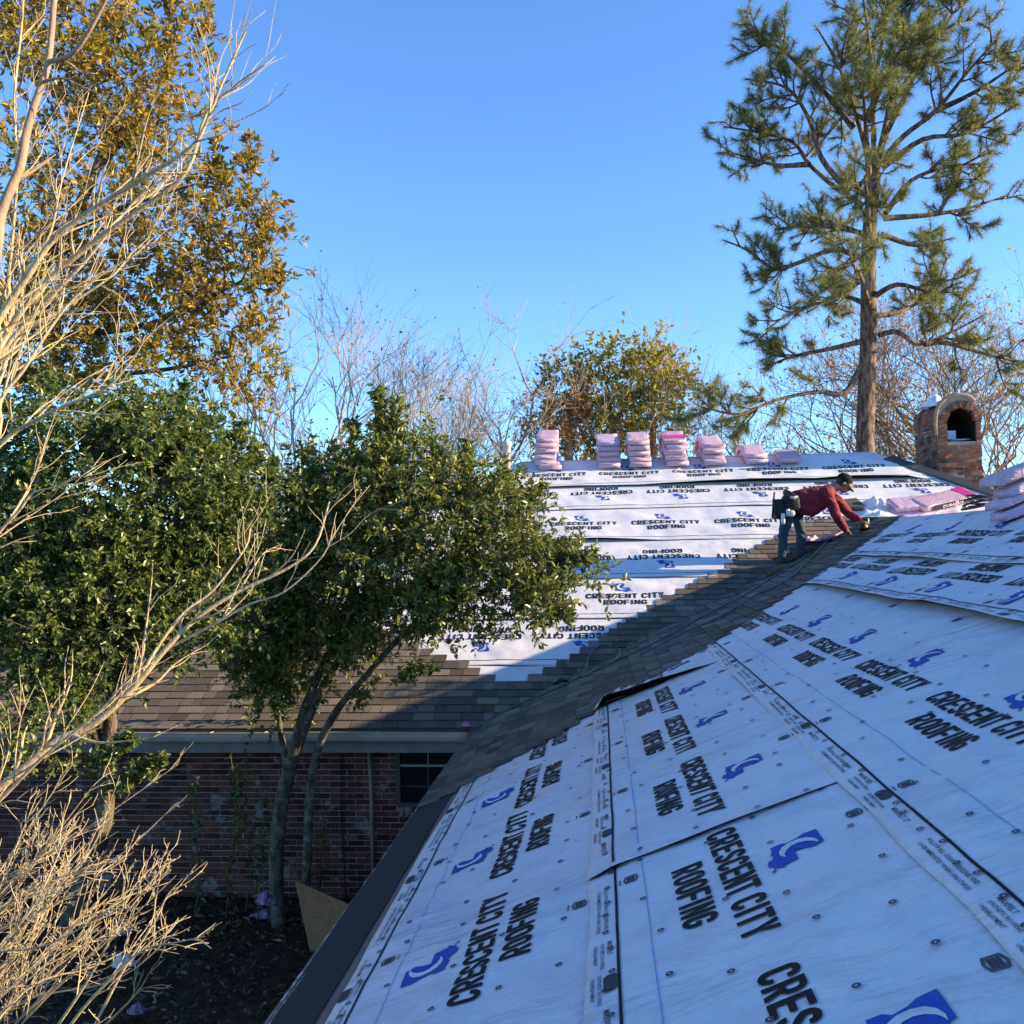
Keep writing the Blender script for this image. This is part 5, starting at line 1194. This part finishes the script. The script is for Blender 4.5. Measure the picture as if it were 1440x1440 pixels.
# -- tall gold and olive leaved tree
b0 = Vector((-6.4, 10.0, 0.0)); b0 = Vector((-8.9, 9.4, 0.0))
tr = [([b0] + pp([(-180, 900, 9.4), (-120, 650, 9.5), (-20, 480, 9.5), (90, 330, 9.5), (160, 180, 9.5)]), .16, .04), (pp([(-20, 480, 9.5), (120, 470, 9.5), (230, 450, 9.4), (330, 400, 9.4)]), .05, .015), (pp([(-60, 540, 9.5), (100, 530, 9.5), (230, 520, 9.4), (330, 500, 9.3)]), .045, .012), (pp([(90, 330, 9.5), (180, 290, 9.4), (270, 260, 9.4)]), .035, .012), (pp([(120, 260, 9.5), (210, 150, 9.5), (250, 50, 9.5)]), .03, .01)]
E3 = [ell(110, 260, 130, 130, 9.5, 1.2), ell(250, 330, 105, 95, 9.5, .9), ell(170, 130, 105, 90, 9.5, .9), ell(255, 70, 42, 85, 9.6, .4), ell(55, 50, 90, 75, 9.5, .8), ell(320, 420, 60, 75, 9.4, .5), ell(60, 400, 90, 95, 9.4, .8), ell(330, 300, 40, 75, 9.5, .4), ell(250, 440, 90, 45, 9.4, .6), ell(80, 510, 90, 40, 9.3, .6), ell(335, 520, 40, 55, 9.3, .35), ell(220, 535, 70, 25, 9.3, .4), ell(120, 10, 70, 40, 9.6, .5), ell(150, 470, 130, 40, 9.4, .6), ell(310, 565, 65, 32, 9.3, .4), ell(60, 560, 80, 36, 9.3, .5), ell(365, 350, 30, 70, 9.4, .3)]
sp = [(atY(345, 300, 9.5), atY(352, 200, 9.5), 40), (atY(300, 280, 9.5), atY(312, 195, 9.5), 30), (atY(280, 100, 9.6), atY(290, -20, 9.6), 40), (atY(365, 390, 9.4), atY(380, 300, 9.4), 28), (atY(370, 470, 9.4), atY(398, 390, 9.4), 28), (atY(240, 70, 9.6), atY(236, 5, 9.6), 26), (atY(20, 60, 9.5), atY(14, -10, 9.5), 26)]
leafy('gold_tree', 'tall tree with gold, olive and brown leaves rising behind the holly', 'tree', b0, E3, 3500, 10, .074, .36, MT['leaf_gold'], MT['bark_holly'], 503, tr, 110, .20, .35, spires=sp, shell=.25, tips=True)
# -- thin saplings by the brick wall
def sapling(px, py0, py1, Y, seed, label, lean=6):
    r = random.Random(seed); base = atZ(px, py0, 0.0); base.y = min(base.y, 10.5); top = atY(px + lean, py1, base.y - .1); T = thing('sapling', label, 'sapling', base, 'saplings along the brick wall'); pts = wob(base, top, 7, .10, r); S_ = Segs(); S_.path(pts, .010, .004); S_.build('trunk', MT['bark_holly'], T, 5)
    rg = np.random.default_rng(seed); n = int(70 * (top - base).length); t_ = rg.random(n) ** .8 * (len(pts) - 1.01); i = t_.astype(int); A = np.array([tuple(p) for p in pts]); P = A[i] + (A[i + 1] - A[i]) * (t_ - i)[:, None] + rg.normal(0, .03, (n, 3)); D = rg.normal(size=(n, 3)); D[:, 2] += .5
    v, f = leaf_arrays(P, D, rg.uniform(.05, .085, n), rg.uniform(.025, .04, n), rg); fast_obj('crown', v, f, MT['leaf_holly'], T)
for px, py0, py1, sd, lb in ((345, 1282, 950, 1, 'tall thin sapling against the brick wall with leaves up past the gutter'), (272, 1292, 1095, 2, 'short leafy sapling against the brick wall away from the tree trunk'), (318, 1290, 1060, 3, 'middle leafy sapling in the row against the brick wall'), (362, 1295, 1120, 4, 'leafy sapling against the brick wall next to the tree trunk'), (452, 1290, 1150, 5, 'sparse sapling against the wall between the tree stems and drain pipe')): sapling(px, py0, py1, 10, sd, lb)
# -- bare pale shrub leaning in from the left
SB = Segs(); SP = Segs(); r = random.Random(77)
def yline(pts, Y0, Y1): n = len(pts) - 1; return [atY(x, y, Y0 + (Y1 - Y0) * i / n) for i, (x, y) in enumerate(pts)]
def grow(S_, pts, r0, r1, lvl, dens_, r, mxl, fwd=.75):
    pts = catmull(pts, 4); S_.path(pts, r0, r1)
    if lvl <= 0: return
    Ltot = sum((b_ - a).length for a, b_ in zip(pts, pts[1:])); n = max(1, int(Ltot * dens_))
    for _ in range(n):
        t_ = r.uniform(.12, .98); i = min(int(t_ * (len(pts) - 1)), len(pts) - 2); p = pts[i].lerp(pts[i + 1], r.random()); d = (pts[i + 1] - pts[i]).normalized()
        rr2 = r0 + (r1 - r0) * t_; L = mxl * r.uniform(.35, 1.0) * (1.1 - .5 * t_); sdv = Vector((r.gauss(0, 1), r.gauss(0, 1), r.gauss(0, 1) + .25)); sdv = (sdv - d * sdv.dot(d)).normalized(); nd = (d * fwd + sdv * (1 - fwd + .25)).normalized()
        e = p + nd * L + Vector((0, 0, L * .12)); mid = wob(p, e, 3, .16, r)
        grow(S_, mid, min(max(rr2 * .55, .0018), .010), .0011, lvl - 1, dens_ * 1.15, r, mxl * .5, fwd)
BR = [([(-240, 900), (-60, 560), (0, 447), (40, 387), (80, 332), (160, 276), (215, 242), (270, 206), (292, 168), (312, 118), (345, 45)], 4.6, 4.3, .022, .004),
      ([(-240, 920), (-50, 590), (8, 472), (60, 402), (130, 342), (200, 292), (262, 242), (290, 160), (325, 125), (370, 92)], 4.8, 4.5, .021, .004),
      ([(-240, 940), (-40, 610), (0, 500), (70, 420), (122, 365), (190, 282), (236, 248)], 5.0, 4.9, .018, .004),
      ([(-240, 960), (-30, 600), (20, 482), (80, 440), (160, 386), (192, 350), (242, 338)], 5.0, 5.2, .014, .003),
      ([(-230, 1000), (-30, 700), (0, 625), (58, 587), (95, 569), (150, 545), (190, 500), (205, 470)], 4.4, 4.2, .013, .003),
      ([(-230, 980), (-20, 650), (0, 565), (32, 522), (72, 460), (104, 420), (152, 380), (218, 346)], 4.5, 4.6, .013, .003),
      ([(-250, 1030), (-40, 800), (0, 747), (27, 718), (47, 693), (82, 684), (112, 664)], 4.0, 3.9, .009, .003),
      ([(-240, 1330), (-60, 1150), (0, 1107), (43, 1073), (83, 1040), (133, 1018), (187, 968), (233, 913), (277, 870), (333, 833), (403, 800), (443, 767), (463, 706)], 4.2, 4.5, .026, .004),
      ([(187, 968), (225, 905), (260, 860), (300, 830), (345, 770), (352, 742)], 4.4, 4.6, .010, .003),
      ([(233, 913), (300, 878), (350, 850), (400, 832), (455, 780), (470, 735)], 4.4, 4.3, .008, .002),
      ([(-240, 1340), (-60, 1180), (0, 1125), (60, 1065), (140, 1000), (182, 950)], 4.3, 4.1, .014, .003),
      ([(-200, 820), (0, 500), (12, 400), (18, 330), (24, 240), (20, 140), (30, 40), (34, -30)], 5.4, 5.4, .012, .006),
      ([(-230, 900), (-30, 560), (4, 480), (28, 400), (70, 330), (88, 250), (125, 130)], 5.2, 5.4, .014, .003)]
for pts, y0, y1, r0, r1 in BR: grow(SB, yline(pts, y0, y1), r0, r1, 2, 5.5, r, .62)
for pts, y0, y1, r0, r1 in [([(-160, 700), (-20, 400), (2, 300), (28, 235), (38, 184), (50, 143), (68, 87), (77, -10)], 3.2, 3.2, .020, .010), ([(68, 87), (100, 77), (125, 45), (152, -6)], 3.2, 3.1, .009, .006), ([(60, 115), (80, 110), (100, 112)], 3.2, 3.15, .006, .003)]: grow(SP, yline(pts, y0, y1), r0, r1, 1, .8, r, .35)
LOW = []
for k in range(38):
    x0 = r.uniform(-120, 40); y0 = r.uniform(1240, 1480); ang = R(r.uniform(20, 78)); L = r.uniform(120, 330); x1 = x0 + L * math.cos(ang); y1 = y0 - L * math.sin(ang); LOW.append([(x0 - 120, y0 + 150), (x0, y0), ((x0 + x1) / 2 + r.uniform(-12, 12), (y0 + y1) / 2 + r.uniform(2, 22)), (min(x1, 250), max(y1, 1075))])
LOW += [[(-100, 1500), (60, 1345), (120, 1283), (180, 1260), (240, 1240)], [(20, 1560), (100, 1440), (150, 1382), (200, 1337), (250, 1325), (288, 1317)], [(120, 1470), (170, 1370), (215, 1300), (235, 1260), (256, 1236)], [(40, 1500), (110, 1400), (150, 1330), (160, 1290)], [(-60, 1400), (40, 1330), (75, 1260), (92, 1195)], [(140, 1450), (190, 1400), (212, 1365)], [(0, 1470), (40, 1420), (80, 1380), (88, 1340)]]
for q in LOW: Yq = r.uniform(3.3, 4.4); grow(SB, yline(q, Yq, Yq + r.uniform(-.3, .3)), .0065, .0018, 2, 10, r, .26)
shb = Vector((-4.3, 4.8, 0.0)); SHR = thing('bare_shrub', 'leafless pale-barked shrub with long sunlit twigs beside the eave', 'shrub', shb)
for st in ((-240, 920, 4.7), (-235, 1000, 4.4), (-240, 1335, 4.2), (-200, 820, 5.4), (-160, 700, 3.2), (-220, 1560, 3.9), (-100, 1600, 3.8)):
    SB.path(catmull([shb + Vector((r.uniform(-.12, .12), r.uniform(-.12, .12), 0)), shb.lerp(atY(*st), .5) + Vector((-.1, 0, .1)), atY(*st)], 5), .04, .026)
SB.build('branches', MT['bark_bare'], SHR, 6); SP.build('pink_branches', MT['bark_pink'], SHR, 8)
# lichen tufts on the lower twigs
rg = np.random.default_rng(8); A = np.array(SB.a); ok_ = np.where((A[:, 2] < 3.0) & (np.array(SB.r) < .012))[0]; pk = rg.choice(ok_, 3600); P = A[pk] + rg.normal(0, .003, (3600, 3)); D = rg.normal(size=(3600, 3)); v, f = leaf_arrays(P, D, rg.uniform(.006, .016, 3600), rg.uniform(.004, .008, 3600), rg, 0)
o = fast_obj('lichen', v, f, leafmat('grey_lichen', [(0, (0.25, 0.22, 0.14)), (1, (0.40, 0.35, 0.23))], .9, .1, (1, 1, 1), .2), SHR); o['kind'] = 'stuff'
# ------------------------------------------------------------------ pine
def pine():
    r = random.Random(31); YQ = 26.0; base = atY(1216, 640, YQ); base.z = 0; T = thing('pine_tree', 'tall pine with open crown and straight trunk behind the ridge', 'tree', base); S_ = Segs(); tips = []
    S_.path(catmull([base, atY(1217, 640, YQ), atY(1221, 480, YQ), atY(1222, 340, YQ), atY(1230, 245, YQ)], 6),   .27, .17)
    B_ = [[(1211, 515), (1187, 553), (1151, 551), (1093, 562), (1040, 582), (987, 573)], [(1215, 391), (1182, 413), (1147, 427), (1107, 444), (1080, 462)], [(1213, 364), (1173, 351), (1124, 369), (1089, 378), (1049, 351), (1018, 338)], [(1213, 289), (1173, 262), (1138, 231), (1115, 200), (1071, 187), (1018, 178)], [(1191, 267), (1155, 222), (1138, 169), (1107, 124), (1049, 111)], [(1227, 249), (1209, 178), (1182, 98), (1147, 36)], [(1231, 240), (1249, 156), (1267, 67), (1289, -20)], [(1236, 231), (1271, 191), (1316, 156), (1360, 102), (1404, 53)], [(1240, 236), (1298, 196), (1360, 187), (1431, 147)], [(1244, 307), (1307, 302), (1360, 293), (1413, 276)], [(1236, 471), (1262, 467), (1293, 484), (1338, 467), (1382, 444)], [(1300, 484), (1329, 482), (1387, 498), (1440, 511)], [(1231, 444), (1262, 440), (1298, 422), (1338, 402)], [(1225, 420), (1262, 400), (1310, 410), (1330, 390)], [(1229, 245), (1228, 150), (1222, 60), (1210, -30)], [(1250, 150), (1300, 80), (1340, 20), (1380, -30)], [(1215, 330), (1180, 318), (1140, 318), (1090, 322)], [(1212, 480), (1170, 490), (1120, 500), (1085, 512)], [(1240, 330), (1290, 345), (1340, 335)], [(1200, 180), (1160, 130), (1100, 70), (1070, 60)], [(1245, 300), (1280, 255), (1330, 235), (1380, 230)], [(1225, 130), (1240, 60), (1250, -20)], [(1316, 156), (1370, 130), (1430, 90)], [(1138, 231), (1090, 232), (1030, 215)], [(1240, 200), (1280, 120), (1310, 60)]]
    # whorls that point towards and away from the viewer
    for py, L in ((430, 3.4), (330, 3.4), (250, 3.2), (170, 2.8)):
        for s in (-1, 1):
            p = atY(1222, py, YQ); e = p + Vector((r.uniform(-1.4, 1.4), s * L, r.uniform(.2, 1.2))); m = p.lerp(e, .5) + Vector((0, 0, .25)); B_.append([p, m, e])
    def sub(pts, r0, r1, lvl, mxl):
        pts = catmull(pts, 4); S_.path(pts, r0, r1); n = len(pts)
        Lt = sum((b_ - a).length for a, b_ in zip(pts, pts[1:]))
        if lvl == 0:
            for t_ in (.45, .75, 1.0): i = min(int(t_ * (n - 1)), n - 2); tips.append((pts[i + 1], (pts[i + 1] - pts[i]).normalized()))
            return
        for _ in range(int(Lt * (2.5 if lvl == 2 else 4.4)) + 1):
            t_ = r.uniform(.42 if lvl == 2 else .25, 1.0); i = min(int(t_ * (n - 1)), n - 2); p = pts[i]; d = (pts[i + 1] - pts[i]).normalized(); sv = Vector((r.gauss(0, 1), r.gauss(0, 1), r.gauss(.35, .8))); sv = (sv - d * sv.dot(d)).normalized(); L = mxl * r.uniform(.4, 1.0); e = p + (d * .6 + sv * .7).normalized() * L + Vector((0, 0, .10 * L)); sub(wob(p, e, 3, .2, r, -.06), max(r0 * .35, .014), .008, lvl - 1, mxl * .5)
        tips.append((pts[-1], (pts[-1] - pts[-2]).normalized()))
    for L in B_:
        if not isinstance(L[0], Vector):
            dy = r.uniform(-2.2, 2.2); n = len(L) - 1; L = [atY(x, y, YQ + dy * (i / n) ** 1.2) for i, (x, y) in enumerate(L)]
        sub(L, .085, .022, 2, 1.25)
    S_.build('trunk', MT['bark_pine'], T, 6)
    rg = np.random.default_rng(5); K = 46; n = len(tips); P = np.repeat(np.array([tuple(a) for a, _ in tips]), K, axis=0); D0 = np.repeat(np.array([tuple(b_) for _, b_ in tips]), K, axis=0)
    P = P - D0 * rg.uniform(0, .16, (n * K, 1)); D = D0 * .55 + rg.normal(0, .55, (n * K, 3)); D[:, 2] -= .08; D /= np.linalg.norm(D, axis=1, keepdims=True); Lq = rg.uniform(.17, .30, (n * K, 1)); sdv = np.cross(D, rg.normal(size=(n * K, 3))); sdv /= np.linalg.norm(sdv, axis=1, keepdims=True)
    v = np.stack([P - sdv * .005, P + sdv * .005, P + D * Lq + np.array([[0, 0, -.03]])], axis=1).reshape(-1, 3); f = np.arange(n * K * 3).reshape(-1, 3)
    fast_obj('needles', v, f, MT['needle'], T); print('pine tips', n)
pine()
# ------------------------------------------------------------------ background trees
def bare_tree(name, label, px, Y, py_top, spread, seed, mb, leaves=0, ml=None, stems=3, lvl=4, group='trees behind the house', ll=.10, fork=.35, lw=.5, tall=1.22):
    r = random.Random(seed); base = atY(px, 700, Y); base.z = 0; top = atY(px, py_top, Y).z * tall; k = Y / F; T = thing(name, label, 'tree', base, group); S_ = Segs(); tips = []
    def rec(p, d, L, rad, lv):
        e = p + d * L; pts = wob(p, e, 3, .13, r, .0); S_.path(pts, rad, rad * .66)
        if lv == 0: tips.append((e, d)); return
        n = r.choice((2, 3, 3)) if lv > 1 else r.choice((3, 4))
        for _ in range(n):
            sv = Vector((r.gauss(0, 1), r.gauss(0, 1), r.gauss(.25, .6))); sv = (sv - d * sv.dot(d)).normalized(); nd = (d * r.uniform(.7, 1.0) + sv * r.uniform(.4, .95) * spread + Vector((0, 0, .10))).normalized(); rec(pts[-1] if r.random() < .6 else pts[2], nd, L * r.uniform(.62, .86), rad * .58, lv - 1)
    for s in range(stems):
        d = Vector((r.gauss(0, .30) * spread, r.gauss(0, .30) * spread, 1)).normalized(); Ht = top * r.uniform(.86, 1.05); rec(base + Vector((r.uniform(-.2, .2), 0, 0)), d, Ht * fork, .007 * Ht + .03, lvl)
    S_.build('trunk', mb, T, 4)
    if leaves:
        rg = np.random.default_rng(seed); n = leaves; pk = rg.integers(0, len(tips), n); P = np.array([tuple(a) for a, _ in tips])[pk] + rg.normal(0, .09, (n, 3)); D = rg.normal(size=(n, 3)); v, f = leaf_arrays(P, D, rg.uniform(.7, 1.3, n) * ll, rg.uniform(.7, 1.3, n) * ll * lw, rg); fast_obj('crown', v, f, ml, T)
    return T
G = 'trees behind the house'
bare_tree('bare_tree', 'pale leafless tree behind the hip roof, nearest the gold tree', 438, 30, 455, .75, 901, MT['twig_far'], 260, MT['leaf_brown'], 3, 6, G, .11, .28)
bare_tree('bare_tree', 'pale leafless tree behind the upright shoots of the courtyard evergreen', 540, 31, 478, .6, 902, MT['twig_far'], 260, MT['leaf_brown'], 3, 6, G, .11, .28)
bare_tree('bare_tree', 'leafless reddish-twigged tree leaning behind the vent pipe', 735, 33, 520, .9, 903, MT['twig_far'], 300, MT['leaf_brown'], 4, 6, G, .11, .26, tall=1.5)
def far_oak(label, px, Y, ells_, n, seed, ml, L=.17):
    b_ = atY(px, 700, Y); b_.z = 0; c_ = atY(px, 600, Y)
    E_ = [ell(*e, Y) for e in ells_]
    tr_ = [([b_, b_.lerp(c_, .6), c_], .20, .12)] + [([c_, c_.lerp(Vector(e[0]), .5) + Vector((0, 0, .3)), Vector(e[0])], .09, .02) for e in E_]
    leafy('oak_tree', label, 'tree', b_, E_, n, 7, L, .5, ml, MT['bark_far'], seed, tr_, 150, .55, .25, group=G, shell=.15, clump=12, csig=.32, limb_r=.035, fork=.5)
far_oak('rounded tree with yellow-green crown behind the bundle stacks', 862, 34, [(845, 508, 55, 36), (905, 540, 58, 40), (870, 590, 80, 38), (805, 545, 40, 36)], 900, 904, MT['leaf_far'], .18)
far_oak('rust-leaved tree behind the ridge stacks, on the vent pipe side', 800, 33, [(785, 580, 48, 36), (820, 612, 50, 32), (765, 612, 36, 28)], 420, 905, MT['leaf_rust'], .14)
far_oak('tawny-leaved tree behind the ridge stacks, on the pine side', 918, 36, [(915, 525, 46, 36), (945, 570, 40, 36), (900, 612, 60, 30)], 480, 906, MT['leaf_rust'], .15)
bare_tree('bare_tree', 'leafless tree behind the lone ridge bundle beside the pine', 1075, 36, 560, 1.0, 907, MT['bark_far'], 500, MT['leaf_brown'], 3, 6, G, .12, .25)
bare_tree('bare_tree', 'leafless wide tree just behind the pine trunk', 1170, 38, 545, 1.0, 908, MT['bark_far'], 700, MT['leaf_rust'], 3, 6, G, .12, .25)
bare_tree('bare_tree', 'spreading thin-twigged tree with rust leaves behind the chimney', 1300, 34, 490, 1.0, 909, MT['bark_far'], 2600, MT['leaf_rust'], 5, 6, G, .13, .25, tall=1.6)
bare_tree('bare_tree', 'spreading thin-twigged tree beyond the chimney away from the pine', 1420, 35, 480, 1.0, 910, MT['bark_far'], 2600, MT['leaf_rust'], 5, 6, G, .13, .25, tall=1.6)
bare_tree('bare_tree', 'low tawny tree between the pine trunk and the chimney', 1255, 40, 590, 1.1, 911, MT['bark_far'], 1500, MT['leaf_rust'], 3, 5, G, .16, .25)
bare_tree('oak_tree', 'low olive tree behind the left hip of the far roof', 470, 38, 580, 1.0, 912, MT['bark_far'], 2600, MT['leaf_far'], 3, 5, G, .16, .27)
bare_tree('oak_tree', 'low tawny tree between the leafless trees and the vent pipe', 662, 40, 650, 1.0, 913, MT['bark_far'], 2400, MT['leaf_rust'], 2, 5, G, .16, .27, tall=.9)
# far wood beyond: one mass
rg = np.random.default_rng(99); n = 30000; ang = rg.uniform(-1.25, 1.25, n); dist = rg.uniform(55, 85, n); x = np.sin(ang) * dist; y = np.cos(ang) * dist; h = 6.0 + 3.0 * (vnoise(x * .12, y * .05, 5) + .3) + 2.0 * vnoise(x * .5, y * .2, 6); z = np.abs(h) * rg.random(n) ** .75
P = np.stack([x, y, z], axis=1); D = rg.normal(size=(n, 3)); v, f = leaf_arrays(P, D, rg.uniform(.35, .8, n), rg.uniform(.18, .40, n), rg)
o = fast_obj('distant_wood', v, f, leafmat('far_wood_leaf', [(0, (0.06, 0.065, 0.03)), (.5, (0.13, 0.11, 0.05)), (1, (0.26, 0.18, 0.09))], .8, .2)); tag(o, 'far tree belt of mixed olive and tawny foliage along the horizon', 'woodland'); o['kind'] = 'stuff'
